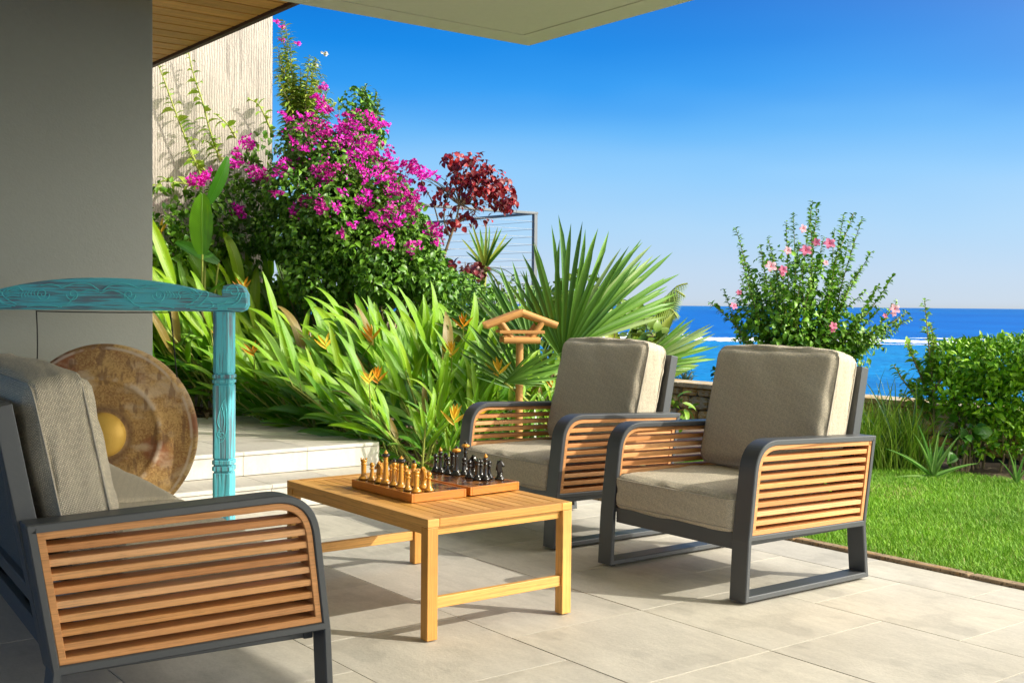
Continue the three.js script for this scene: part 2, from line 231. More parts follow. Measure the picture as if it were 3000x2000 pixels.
{
  // terrace: slabs 0.66 m square on a bed of grout
  reseed(11);
  const terrace = struct('terrace');
  mesh('grout_bed', boxAt(1.43, -.055, -1.7, 6.86, .10, 9.16, .001), M.grout, terrace);
  const cols = [-1.42, -.74, -.06, .60, 1.26, 1.92, 2.583, 3.246, 3.918, 4.53, 4.855], offs = [0, .33, 0, .33, 0, -.345, 0, 0, .335, 0];
  const geos = [];
  for (let c = 0; c < cols.length - 1; c++) {
    const w = cols[c + 1] - cols[c] - .0032, L = .668;
    for (let k = -4; k < 11; k++) {
      let z1 = -.02 + offs[c] - k * L - .006 - .69 + .02, z0 = z1 - L + .0032; z1 = Math.min(z1, 2.85); z0 = Math.max(z0, -6.275);
      if (z1 - z0 < .05) continue;
      const g = box(w, .02, z1 - z0, .0015, 'x');
      const m = mesh('tile', g, M.tiles[Math.floor(rnd() * 4)], terrace, V(cols[c] + .002 + w / 2, -.01 + rr(-.0006, .0006), (z0 + z1) / 2));
    }
  }
  // two steps up to the landing
  const steps = struct('garden_steps');
  const slab = (x0, x1, y0, y1, z0, z1, mat, name = 'slab') => mesh(name, boxAt((x0 + x1) / 2, (y0 + y1) / 2, (z0 + z1) / 2, x1 - x0, y1 - y0, z1 - z0, .003, 'x'), mat, steps);
  mesh('core', [boxAt(2.35, .06, -6.50, 3.26, .125, .40, .001), boxAt(2.35, .135, -7.78, 3.26, .268, 2.16, .001)], M.stepNose, steps);
  const xs = [.7, 1.55, 2.35, 3.02, 3.46, 3.99];
  for (let i = 0; i < xs.length - 1; i++) {
    const a = xs[i] + .0008, b = xs[i + 1] - .0008, m = M.tiles[i % 4];
    slab(a, b, .001, .127, -6.315, -6.285, M.stepNose, 'riser'); slab(a, b, .128, .150, -6.68, -6.308, m, 'tread'); slab(a, b, .128, .1505, -6.307, -6.275, M.stepNose, 'nosing');
    slab(a, b, .1515, .277, -6.715, -6.685, M.stepNose, 'riser'); slab(a, b, .278, .3005, -6.707, -6.675, M.stepNose, 'nosing');
    slab(a, b, .278, .300, -7.37, -6.708, m, 'tread'); slab(a, b, .278, .300, -8.04, -7.374, M.tiles[(i + 1) % 4], 'tread'); slab(a, b, .278, .300, -8.84, -8.044, M.tiles[(i + 2) % 4], 'tread');
  }
  mesh('cheek', [boxAt(4.004, .139, -7.78, .024, .319, 2.13, .003), boxAt(4.004, .066, -6.50, .024, .165, .42, .003)], M.tiles[0], steps);
  // planting beds
  const bed = (name, x0, x1, z0, z1, y, s) => { const nx = Math.ceil((x1 - x0) / .12), nz = Math.ceil((z1 - z0) / .12), g = new THREE.PlaneGeometry(x1 - x0, z1 - z0, nx, nz).rotateX(-Math.PI / 2), p = g.attributes.position; for (let i = 0; i < p.count; i++) { const X = p.getX(i), Z = p.getZ(i); p.setY(i, .07 * (fbm(X / 10 + .5, Z / 10 + .5, 40, 40, 3, s) - .5)); } uvMetres(g); g.computeVertexNormals(); const m = mesh(name, uvMetres(g), M.soil, scene, V((x0 + x1) / 2, y, (z0 + z1) / 2)); m.userData.kind = 'structure'; return m; };
  bed('planting_bed', 4.02, 9.3, -12.5, -6.29, .03, 311); bed('planting_bed', -1, 4.02, -12.5, -8.85, .26, 312); bed('planting_bed', 7.85, 8.75, -6.29, 3, -.01, 313);
  // lawn with real blades and a low edging kerb
  const lw = mesh('lawn', uvMetres(new THREE.PlaneGeometry(2.95, 9.2, 4, 4).rotateX(-Math.PI / 2)), M.lawn, scene, V(6.40, -.004, -1.70)); lw.userData.kind = 'structure';
  const kerb = struct('lawn_edging'); for (let i = 0; i < 9; i++) mesh('kerb_piece', boxAt(4.893 + rr(-.004, .004), -.012, 2.6 - i * 1.0, .062, .06, .99, .008, 'z'), M.edging, kerb);
}
{
  reseed(21);
  const blade = (() => { const g = new THREE.BufferGeometry(); g.setAttribute('position', new THREE.Float32BufferAttribute([-.5, 0, 0, .5, 0, 0, -.38, .55, .12, .38, .55, .12, 0, 1, .5], 3)); g.setIndex([0, 1, 2, 1, 3, 2, 2, 3, 4]); g.computeVertexNormals(); return g; })();
  const n = 230000, im = new THREE.InstancedMesh(blade, std({ color: 0xffffff, roughness: .6, side: THREE.DoubleSide }), n); im.name = numbered('grass');
  const m = new THREE.Matrix4(), q = new THREE.Quaternion(), e = new THREE.Euler(), c = new THREE.Color();
  for (let i = 0; i < n; i++) {
    const x = rr(4.915, 7.9), z = rr(-6.35, -1.3), pt = fbm((x - 4) / 8, (z + 8) / 8, 40, 40, 3, 320), p2 = fbm((x - 4) / 8, (z + 8) / 8, 9, 9, 2, 321), h = rr(.020, .042) * (.75 + .5 * pt);
    e.set(rr(-.5, .5), rr(0, 6.28), rr(-.5, .5)); q.setFromEuler(e); m.compose(V(x, -.006, z), q, V(rr(.0022, .0042), h, h)); im.setMatrixAt(i, m);
    const t = rnd(), y = rnd() < .03 + .16 * sstep(.58, .8, fbm((x - 4) / 8, (z + 8) / 8, 14, 14, 3, 322)); c.setRGB((.11 + .14 * t) * (.65 + .7 * p2), (.30 + .17 * t) * (.70 + .6 * p2), .006 + .008 * t); if (y) c.setRGB(.34, .30, .10); im.setColorAt(i, c);
  }
  im.castShadow = im.receiveShadow = true; scene.add(im); meta(im, 'short sunlit green grass growing on the lawn', 'grass', null, 'stuff');
}

// ------------------------------------------------------------------ SETTING: roofs, pillar, concrete wall
{
  const roof = thing('terrace_roof', 'cream concrete roof slab with a shadow-gap soffit overhanging the terrace', 'roof'), H = 2.9, X1 = 4.645, Z1 = -5.925, X0 = -5, Z2 = 4;
  mesh('roof_slab', boxAt((X0 + X1) / 2, H + .23, (Z1 + Z2) / 2, X1 - X0, .40, Z2 - Z1, .006), M.soffit, roof);
  const bw = .205, gw = .014; // soffit: border boards, a shadow gap, then the panel
  mesh('soffit_border', [boxAt((X0 + X1) / 2, H + .014, Z1 + bw / 2, X1 - X0, .030, bw, .003), boxAt(X1 - bw / 2, H + .014, (Z1 + bw + .0005 + Z2) / 2, bw, .030, Z2 - Z1 - bw - .001, .003)], M.soffit, roof);
  mesh('soffit_panel', boxAt((X0 + X1 - bw - gw) / 2, H + .014, (Z1 + bw + gw + Z2) / 2, X1 - bw - gw - X0, .030, Z2 - Z1 - bw - gw, .003), M.soffit, roof);
  const wood = thing('timber_canopy', 'roof canopy lined with narrow brown timber planks beside the grey pillar', 'roof'), Hw = 3.1, xe = 3.30; reseed(31);
  for (let z = -6.10, i = 0; z > -9.75; z -= .197, i++) for (const [a, b] of [[-1.2, 1.05], [1.055, xe]]) mesh('plank', boxAt((a + b) / 2, Hw + .012, z - .0955, b - a, .022, .174, .003, 'x'), M.plank[Math.floor(rnd() * 3)], wood);
  mesh('soffit_backing', boxAt((xe - 1.2) / 2, Hw + .05, -8.0, xe + 1.2, .04, 3.9, .002), M.black, wood);
  mesh('fascia', boxAt(xe + .022, Hw + .10, -8.0, .04, .24, 3.9, .004, 'z'), M.fascia, wood);
  mesh('roof_slab', boxAt((xe - 1.2) / 2, Hw + .20, -8.0, xe + 1.2, .22, 3.9, .01), M.soffit, wood);
  const pil = thing('pillar', 'smooth grey plaster pillar rising behind the hanging gong', 'pillar', V(0, 0, 0));
  mesh('shaft', boxAt(.79, 1.55, -6.96, 3.40, 3.10, .34, .008, 'y'), M.plaster, pil);
  const wl = thing('garden_wall', 'tall combed concrete wall with climbing vines behind the flower bed', 'wall', V(0, 0, 0));
  mesh('face', boxAt(1.9, 2.2, -10.15, 5.81, 4.9, .30, .006, 'y'), M.comb, wl);
}
// ------------------------------------------------------------------ ARMCHAIRS
function offsetPoly(pts, d) { // inward offset of a closed counter-clockwise outline
  const n = pts.length, out = [];
  for (let i = 0; i < n; i++) {
    const a = pts[(i + n - 1) % n], b = pts[i], c = pts[(i + 1) % n];
    const e1 = [b[0] - a[0], b[1] - a[1]], e2 = [c[0] - b[0], c[1] - b[1]], l1 = Math.hypot(...e1), l2 = Math.hypot(...e2);
    const n1 = [-e1[1] / l1, e1[0] / l1], n2 = [-e2[1] / l2, e2[0] / l2], k = d / (1 + n1[0] * n2[0] + n1[1] * n2[1]);
    out.push([b[0] + (n1[0] + n2[0]) * k, b[1] + (n1[1] + n2[1]) * k]);
  }
  return out;
}
function roundPoly(pts, radii, seg = 6) { // rounds the corners of an outline
  const out = [], n = pts.length;
  for (let i = 0; i < n; i++) {
    const a = pts[(i + n - 1) % n], b = pts[i], c = pts[(i + 1) % n], r = radii[i];
    if (!r) { out.push(b); continue; }
    const u = [a[0] - b[0], a[1] - b[1]], w = [c[0] - b[0], c[1] - b[1]], lu = Math.hypot(...u), lw = Math.hypot(...w), t = Math.min(r, lu * .48, lw * .48);
    const p0 = [b[0] + u[0] / lu * t, b[1] + u[1] / lu * t], p2 = [b[0] + w[0] / lw * t, b[1] + w[1] / lw * t], sg = r > .03 ? seg * 2 : 3;
    for (let k = 0; k <= sg; k++) { const s = k / sg, q = (1 - s) * (1 - s), h = 2 * s * (1 - s) * 1, z = s * s; out.push([q * p0[0] + h * b[0] + z * p2[0], q * p0[1] + h * b[1] + z * p2[1]]); }
  }
  return out;
}
const toShape = (pts) => new THREE.Shape(pts.map((p) => new THREE.Vector2(...p)));
const toPath = (pts) => new THREE.Path(pts.map((p) => new THREE.Vector2(...p)));
function extrude(outer, holes, depth, bevel, axis = 'x') {
  const s = toShape(outer); for (const h of holes) s.holes.push(toPath(h));
  const g = new THREE.ExtrudeGeometry(s, { depth: depth - 2 * bevel, bevelEnabled: true, bevelThickness: bevel, bevelSize: bevel, bevelOffset: -bevel, bevelSegments: 1, curveSegments: 6 });
  g.translate(0, 0, -depth / 2 + bevel); return uvMetres(g, axis, [rnd() * 3, rnd() * 3]);
}
// an upholstered cushion: rounded edges, crowned faces, a few puckers along the seams and a welt
function cushion(w, h, d, r, crown, seed, pucker = .004) {
  const nx = 28, ny = 26, nz = 40, g = new THREE.BoxGeometry(w, h, d, nx, ny, nz).toNonIndexed(), p = g.attributes.position;
  const hx = w / 2, hy = h / 2, hz = d / 2;
  for (let i = 0; i < p.count; i++) {
    let x = p.getX(i), y = p.getY(i), z = p.getZ(i);
    const u = x / hx, v = y / hy, t = z / hz;
    const cx = Math.max(-(hx - r), Math.min(hx - r, x)), cy = Math.max(-(hy - r), Math.min(hy - r, y)), cz = Math.max(-(hz - r), Math.min(hz - r, z));
    let dx = x - cx, dy = y - cy, dz = z - cz, l = Math.hypot(dx, dy, dz);
    if (l > 1e-6) { const m = Math.max(Math.abs(dx), Math.abs(dy), Math.abs(dz)), L = m; x = cx + dx / l * L; y = cy + dy / l * L; z = cz + dz / l * L; }
    const c = (a, b) => Math.pow(Math.max(0, 1 - a * a), .55) * Math.pow(Math.max(0, 1 - b * b), .55);
    const nn = (fbm(u * .4 + .5 + seed + v * .23, t * .4 + .5 + v * .31, 9, 9, 2, 900) - .5);
    x += Math.sign(u) * crown[0] * c(v, t) * Math.pow(Math.abs(u), 3); y += Math.sign(v) * crown[1] * c(u, t) * Math.pow(Math.abs(v), 3); z += Math.sign(t) * crown[2] * c(u, v) * Math.pow(Math.abs(t), 3);
    const eg = Math.max(0, 1 - Math.min(1 - Math.abs(u), 1 - Math.abs(t)) * 4), ev = Math.max(0, 1 - (1 - Math.abs(v)) * 4);
    const k = pucker * nn * 2.0 * (.25 + .75 * Math.max(eg, ev)) * (Math.abs(u) > .6 && w < h ? 1 : w < h ? .35 : 1); x += k * u; y += k * v; z += k * t;
    p.setXYZ(i, x, y, z);
  }
  const ug = g; ug.computeVertexNormals(); const uvg = uvMetres(ug, 'x');
  // smooth normals across shared positions
  const key = new Map(), nrm = uvg.attributes.normal, q = uvg.attributes.position;
  for (let i = 0; i < q.count; i++) { const k = Math.round(q.getX(i) * 4000) + ',' + Math.round(q.getY(i) * 4000) + ',' + Math.round(q.getZ(i) * 4000); const a = key.get(k) ?? V(0, 0, 0); a.add(V(nrm.getX(i), nrm.getY(i), nrm.getZ(i))); key.set(k, a); }
  for (let i = 0; i < q.count; i++) { const k = Math.round(q.getX(i) * 4000) + ',' + Math.round(q.getY(i) * 4000) + ',' + Math.round(q.getZ(i) * 4000); const a = key.get(k).clone().normalize(); nrm.setXYZ(i, a.x, a.y, a.z); }
  return uvg;
}
const weltLoop = (ax, at, w, d, r, R = .0035) => { // welt round a face whose normal is axis ax
  const pts = [], rr2 = r * .75, n = 5, c = [[w / 2 - rr2, d / 2 - rr2], [-(w / 2 - rr2), d / 2 - rr2], [-(w / 2 - rr2), -(d / 2 - rr2)], [w / 2 - rr2, -(d / 2 - rr2)]];
  for (let k = 0; k < 4; k++) for (let i = 0; i <= n; i++) { const a = k * Math.PI / 2 + i / n * Math.PI / 2; pts.push([c[k][0] + rr2 * Math.cos(a), c[k][1] + rr2 * Math.sin(a)]); }
  const P3 = pts.map(([u, v]) => ax === 'y' ? V(u, at, v) : V(at, u, v)); const cv = new THREE.CatmullRomCurve3(P3, true, 'centripetal');
  return new THREE.TubeGeometry(cv, 90, R, 5, true);
};
const CW = .925, ARM_D = .092;
function makeChair(CW, nc) {
  reseed(41);
  const o = new THREE.Group();
  // side outline: x from the front leg backwards, y up
  const U = roundPoly([[.0125, .262], [.800, .250], [.863, .652], [.062, .679]], [0, 0, .004, .135], 7);
  const L = [[0, .012], [.825, .012], [.797, .270], [.0125, .286]];
  const full = [[0, .012], [.825, .012], ...roundPoly([[.798, .258], [.863, .652], [.062, .679], [.0125, .262]], [0, .006, .135, 0], 7)];
  const hu = offsetPoly(U, .023), hl = offsetPoly(L, .023), frameGeo = extrude(full, [hu.slice().reverse(), hl.slice().reverse()], ARM_D, .0035);
  const ro = offsetPoly(U, .0234), ri = offsetPoly(U, .043), ringGeo = extrude(ro, [ri.slice().reverse()], .074, .002);
  const span = (y, poly) => { let a = 9, b = -9; for (let i = 0; i < poly.length; i++) { const p = poly[i], q = poly[(i + 1) % poly.length]; if ((p[1] - y) * (q[1] - y) <= 0 && p[1] !== q[1]) { const x = p[0] + (q[0] - p[0]) * (y - p[1]) / (q[1] - p[1]); a = Math.min(a, x); b = Math.max(b, x); } } return [a, b]; };
  const slats = []; const yb = .290, yt = .630, ns = 8, pitch = (yt - yb) / (ns + 1);
  for (let k = 1; k <= ns; k++) { const y = yb + pitch * k - .002, [a, b] = span(y, ri); slats.push([(a + b) / 2, y, b - a + .006]); }
  for (const s of [1, -1]) {
    const arm = mesh('arm_frame', frameGeo, M.metal, o, V(0, 0, s * (CW / 2 - ARM_D / 2)));
    const ring = mesh('arm_panel', ringGeo, M.slat[0], arm, V(0, 0, s * .004));
    slats.forEach(([x, y, w], i) => { const m = mesh('slat', box(w, .0200, .066, .003, 'x'), M.slat[(i * 3 + (s > 0 ? 1 : 0) + (i > 4 ? 1 : 0)) % 5], arm, V(x, y, s * .003)); m.rotation.z = -.018; });
    for (const x of [.05, .775]) mesh('foot', T(new THREE.CylinderGeometry(.016, .018, .013, 12), x, .0065, 0), M.black, arm);
  }
  const iw = CW - 2 * ARM_D;
  mesh('seat_rail', [boxAt(.045, .250, 0, .03, .070, iw - .004, .003, 'z'), boxAt(.74, .250, 0, .03, .06, iw - .004, .003, 'z'), boxAt(.39, .243, iw / 2 - .02, .66, .05, .03, .003), boxAt(.39, .243, -iw / 2 + .02, .66, .05, .03, .003)], M.metal, o);
  mesh('seat_deck', boxAt(.40, .274, 0, .68, .012, iw - .03, .002), M.black, o);
  // leaning back frame
  const back = new THREE.Group(); back.name = 'back_frame'; o.add(back); back.position.set(.765, .24, 0); back.rotation.z = -.19;
  const bm = mesh('post', [boxAt(0, .365, iw / 2 - .040, .052, .73, .074, .004, 'y'), boxAt(0, .365, -iw / 2 + .040, .052, .73, .074, .004, 'y'), boxAt(0, .705, 0, .048, .05, iw - .16, .004, 'z'), boxAt(0, .20, 0, .045, .05, iw - .16, .004, 'z')], M.metal, back);
  mesh('back_panel', boxAt(-.004, .45, 0, .012, .46, iw - .150, .002, 'y'), M.sling, back);
  const sw = .655, sh = .160, sd = iw / nc - .010, bh = .575, bt = .166, bd = iw / nc - .012;
  for (let k = 0; k < nc; k++) {
    const zc = (k + .5) * iw / nc - iw / 2;
    const seat = mesh('seat_cushion', cushion(sw, sh, sd, .030, [.006, .018, .003], .1 + k * .3), M.fabric, o, V(.015 + sw / 2, .282 + sh / 2, zc));
    mesh('welt', [weltLoop('y', sh / 2 - .020, sw + .004, sd + .003, .045), weltLoop('y', -sh / 2 + .020, sw + .004, sd + .003, .045)], M.piping, seat);
    const bc = mesh('back_cushion', cushion(bt, bh, bd, .038, [.042, .024, .006], .37 + k * .21, .007), M.fabric, o, V(nc > 1 ? .710 : .712, .450 + bh / 2, zc)); bc.rotation.z = nc > 1 ? -.205 : -.245;
    mesh('welt', [weltLoop('x', -bt / 2 + .020, bh + .002, bd + .002, .06), weltLoop('x', bt / 2 - .020, bh + .002, bd + .002, .06)], M.piping, bc);
  }
  return o;
}
{
  const place = (o, name, label, cat, W, x, z, back, group) => { // x, z: outer foot of the front leg at the lit end; back: unit vector from front to back
    o.name = numbered(name); scene.add(o); meta(o, label, cat, group);
    o.rotation.y = Math.atan2(-back.z, back.x); const across = V(-back.z, 0, back.x), s = across.z > 0 ? -1 : 1; o.position.set(x, 0, z).addScaledVector(across, s * W / 2);
  };
  const proto = makeChair(CW, 1), G = 'cushioned armchairs with timber slat arms beside the table';
  const c2 = proto.clone();
  place(proto, 'armchair', 'sunlit grey armchair beside the lawn, its outer slatted arm panel fully in view', 'armchair', CW, 3.640, -3.161, V(Math.cos(.009), 0, Math.sin(.009)), G);
  place(c2, 'armchair', 'grey armchair behind the coffee table, partly hidden by the chair nearer the lawn', 'armchair', CW, 3.662, -4.430, V(Math.cos(.03), 0, Math.sin(.03)), G);
  place(makeChair(2.92, 2), 'sofa', 'grey sofa in the roof shade before the gong, seen past its slatted arm', 'sofa', 2.92, 1.665, -3.034, V(-Math.cos(.083), 0, -Math.sin(.083)));
}

// ------------------------------------------------------------------ COFFEE TABLE, CHESS
{
  reseed(51);
  const t = thing('coffee_table', 'low golden teak coffee table with slatted top standing between the armchairs', 'table', V(2.636, 0, -4.056));
  const w = .686, l = 1.13, h = .45, fr = .052, X = w / 2, Z = l / 2, th = .032;
  for (const s of [-1, 1]) { mesh('frame_rail', boxAt(s * (X - fr / 2), h - th / 2, 0, fr, th, l, .003, 'z'), M.table[s > 0 ? 0 : 1], t); mesh('frame_rail', boxAt(0, h - th / 2, s * (Z - fr / 2), w - 2 * fr - .001, th, fr, .003, 'x'), M.table[2], t); }
  const n = 12, sw = (w - 2 * fr) / n; for (let i = 0; i < n; i++) mesh('slat', boxAt(-X + fr + sw * (i + .5), h - .012, 0, sw - .0030, .021, l - 2 * fr - .003, .002, 'z'), M.table[Math.floor(rnd() * 3)], t);
  for (const s of [-1, 1]) { mesh('apron', boxAt(s * (X - .018), h - th - .0145, 0, .022, .028, l - .095, .002, 'z'), M.table[1], t); mesh('apron', boxAt(0, h - th - .0165, s * (Z - .030), w - .095, .032, .022, .002, 'x'), M.table[0], t); mesh('stretcher', boxAt(0, .137, s * (Z - .0235), w - .094, .042, .024, .003, 'x'), M.table[1], t); mesh('batten', boxAt(0, h - .036, s * .2, w - .06, .026, .04, .003, 'x'), M.table[0], t); }
  for (const a of [-1, 1]) for (const b of [-1, 1]) mesh('leg', boxAt(a * (X - .0235), (h - th + .004) / 2, b * (Z - .0235), .046, h - th - .004, .046, .003, 'y'), M.table[(a + b + 2) % 3], t);
}
const BY = .486;
{
  reseed(61);
  const b = thing('chess_board', 'folding wooden chess board lying open on the coffee table', 'chess board', V(2.694, .4505, -4.055));
  const half = (dx, rot, dy, name) => { const g = new THREE.Group(); g.name = name; g.position.set(dx, dy, 0); g.rotation.y = rot; b.add(g);
    const W = .262, D = .474, Hb = .034; mesh('frame', [boxAt(-W / 2 + .005, Hb / 2, 0, .010, Hb, D, .0015, 'z'), boxAt(W / 2 - .005, Hb / 2, 0, .010, Hb, D, .0015, 'z'), boxAt(0, Hb / 2, D / 2 - .005, W - .0205, Hb, .010, .0015, 'x'), boxAt(0, Hb / 2, -D / 2 + .005, W - .0205, Hb, .010, .0015, 'x'), boxAt(0, .006, 0, W - .021, .010, D - .021, .001, 'x')], M.board, g);
    const a = (W - .022) / 4, c = (D - .022) / 8; for (let i = 0; i < 4; i++) for (let j = 0; j < 8; j++) mesh('square', boxAt(-W / 2 + .011 + a * (i + .5), Hb - .004, -D / 2 + .011 + c * (j + .5), a - .0006, .006, c - .0006, .0004, 'z'), (i + j) % 2 ? M.sqLight : M.sqDark, g); };
  half(-.1315, 0, 0, 'board_half'); half(.1325, .055, .004, 'board_half');
}
{
  const collar = (y, r, t = .0022) => [[r - .0015, y - t], [r, y], [r - .0015, y + t]];
  const foot = (r) => [[0, 0], [r, 0], [r, .004], [r * .93, .008], [r * .62, .014], [r * .50, .022]];
  const prof = {
    pawn: [...foot(.0165), [.0068, .036], [.0062, .046], ...collar(.049, .0105), [.0052, .053], [.0060, .056], [.0088, .0605], [.0094, .0655], [.0078, .0705], [.0040, .0735], [0, .0742]],
    rook: [...foot(.0185), [.0098, .045], [.0096, .060], ...collar(.063, .0118), [.0095, .067], [.0098, .070], [.0122, .074], [.0122, .080], [.0085, .080], [.0085, .0765], [0, .0765]],
    bishop: [...foot(.0180), [.0078, .048], [.0070, .064], ...collar(.067, .0108), [.0055, .071], [.0085, .077], [.0100, .083], [.0092, .088], [.0070, .0905], [0, .0905]],
    queen: [...foot(.0205), [.0088, .050], [.0080, .080], ...collar(.072, .0098), [.0078, .086], [.0084, .095], ...collar(.0965, .0110), [.0080, .099], [0, .0995]],
    king: [...foot(.0205), [.0088, .050], [.0078, .085], ...collar(.080, .0096), ...collar(.074, .0098), [.0076, .094], [.0084, .104], [.0098, .107], [0, .1075]],
    knight: [...foot(.0185), [.0095, .024], ...collar(.026, .0120), [.0098, .029], [0, .030]],
  };
  for (const k in prof) prof[k].forEach((p, i, a) => { if (i && p[1] < a[i - 1][1] - .003) p[1] = a[i - 1][1]; });
  const G = {}; for (const k in prof) G[k] = uvMetres(lathe(prof[k].slice().sort((a, b) => 0), 18), 'y');
  // crenels of the rook
  const cren = []; for (let i = 0; i < 6; i++) { const a = i / 6 * Math.PI * 2; cren.push(box(.0050, .0065, .0038, .0008, 'y').rotateY(-a).translate(.0105 * Math.cos(a), .0832, .0105 * Math.sin(a))); }
  // knight: carved horse's head with bent neck, muzzle, mane and ears
  const horse = extrude(roundPoly([[-.0105, .028], [.0115, .028], [.0100, .040], [.0045, .052], [.0060, .0545], [.0145, .050], [.0185, .054], [.0175, .060], [.0085, .074], [.0045, .079], [.0035, .0845], [-.0015, .0795], [-.0095, .073], [-.0140, .060], [-.0130, .042]], [.002, .002, .004, .004, .003, .003, .003, .003, .006, .002, .001, .003, .008, .01, .008], 3), [], .0165, .0042, 'y');
  const mane = []; for (let i = 0; i < 7; i++) mane.push(T(new THREE.SphereGeometry(.0042, 8, 6).scale(.9, .8, 1.4), -.0125 + .0006 * i * i * .25, .040 + i * .0058, 0));
  const crownGeo = (y, r, n) => { const g = new THREE.SphereGeometry(r, 24, 10), p = g.attributes.position; for (let i = 0; i < p.count; i++) { const a = Math.atan2(p.getZ(i), p.getX(i)), k = 1 + .10 * Math.cos(a * n); p.setXYZ(i, p.getX(i) * k, p.getY(i) * .62, p.getZ(i) * k); } g.computeVertexNormals(); return T(uvMetres(g, 'y'), 0, y, 0); };
  const put = (kind, white, x, z, label, turn = 0, hs = 1) => {
    const main = white ? M.whitePc : M.blackPc, other = white ? M.blackPc : M.whitePc;
    const o = thing('chess_' + kind, label, 'chess ' + kind, V(x, x > 2.70 ? BY + .0028 : BY - .0015, z), (white ? 'light' : 'dark') + ' wooden chess pieces set on the board');
    o.rotation.y = turn; o.scale.set(1.14 * hs, 1.04 * hs, 1.14 * hs);
    mesh('body', G[kind], main, o);
    if (kind === 'rook') mesh('battlement', cren, main, o);
    if (kind === 'bishop') mesh('finial', [T(new THREE.SphereGeometry(.0078, 14, 10).scale(1, .95, 1), 0, .0955, 0), T(new THREE.SphereGeometry(.0030, 10, 8), 0, .1045, 0)], other, o);
    if (kind === 'queen') { mesh('crown', crownGeo(.104, .0165, 9), other, o); mesh('knob', [T(new THREE.SphereGeometry(.0085, 14, 10).scale(1, .8, 1), 0, .113, 0), T(new THREE.SphereGeometry(.0032, 10, 8), 0, .121, 0)], main, o); }
    if (kind === 'king') { mesh('crown', crownGeo(.1135, .0150, 8), other, o); mesh('knob', [T(new THREE.SphereGeometry(.0080, 14, 10), 0, .1225, 0), T(new THREE.SphereGeometry(.0032, 10, 8), 0, .1315, 0)], main, o); }
    if (kind === 'knight') { mesh('head', horse, main, o); mesh('mane', mane, main, o); }
  };
  const Wp = [['rook', 2.476, -4.268, 'light rook standing on the far left corner of the chess board', 0], ['pawn', 2.482, -4.209, 'light pawn just right of the far left rook on the board edge'], ['knight', 2.487, -4.157, 'light knight between a pawn and the tall light king', 2.2], ['king', 2.487, -4.106, 'light king with a black ribbed crown, tallest of the light pieces'], ['pawn', 2.524, -4.122, 'light pawn half hidden behind and right of the light king'], ['bishop', 2.494, -4.052, 'light bishop with black finial between the light king and queen'], ['pawn', 2.555, -4.118, 'light pawn behind the middle bishop, second row'], ['queen', 2.489, -3.989, 'light queen with a black collar under her brown crown knob'], ['pawn', 2.556, -4.060, 'light pawn directly right of the light queen, second row'], ['pawn', 2.475, -3.915, 'light pawn left of the near rook at the board edge'], ['bishop', 2.548, -3.985, 'light bishop with black finial rising behind the near light rook'], ['rook', 2.478, -3.858, 'light rook nearest the viewer on the near board corner'], ['knight', 2.552, -3.920, 'light knight right behind the near rook', 1.9], ['pawn', 2.533, -3.850, 'light pawn standing alone right of the near light rook'], ['pawn', 2.527, -4.194, 'light pawn peeping out behind the light knight'], ['pawn', 2.560, -4.010, 'light pawn hidden behind the light bishop near the front']];
  for (const [k, x, z, l, t] of Wp) put(k, true, x, z, l, t ?? 0);
  const Bp = [['pawn', 2.842, -4.268, 'dark pawn at the far left end of the dark pieces'], ['bishop', 2.838, -4.224, 'dark bishop with an orange finial beside the leftmost dark pawn'], ['pawn', 2.897, -4.272, 'dark pawn between the orange-topped bishop and the far dark rook'], ['pawn', 2.839, -4.168, 'dark pawn in front of the far dark rook'], ['rook', 2.914, -4.240, 'dark rook standing behind a pawn, left of the dark queen'], ['queen', 2.850, -4.117, 'dark queen with a broad orange crown collar'], ['king', 2.930, -4.163, 'dark king with a ribbed orange crown, tallest of the dark pieces'], ['pawn', 2.884, -4.108, 'dark pawn just in front of the dark king'], ['pawn', 2.856, -4.028, 'dark pawn between the dark king and the near dark rook'], ['knight', 2.924, -4.095, 'dark knight half hidden left behind the near dark rook', 2.4], ['rook', 2.848, -3.958, 'dark rook in the front row near the middle seam'], ['pawn', 2.904, -4.010, 'dark pawn showing behind the near dark rook'], ['bishop', 2.876, -3.938, 'dark bishop with an orange finial near the board front'], ['pawn', 2.912, -3.962, 'dark pawn right behind the near orange-topped bishop'], ['knight', 2.932, -3.912, 'dark knight standing alone at the right end of the board', -.5]];
  for (const [k, x, z, l, t] of Bp) put(k, false, x, z, l, t ?? 0);
}

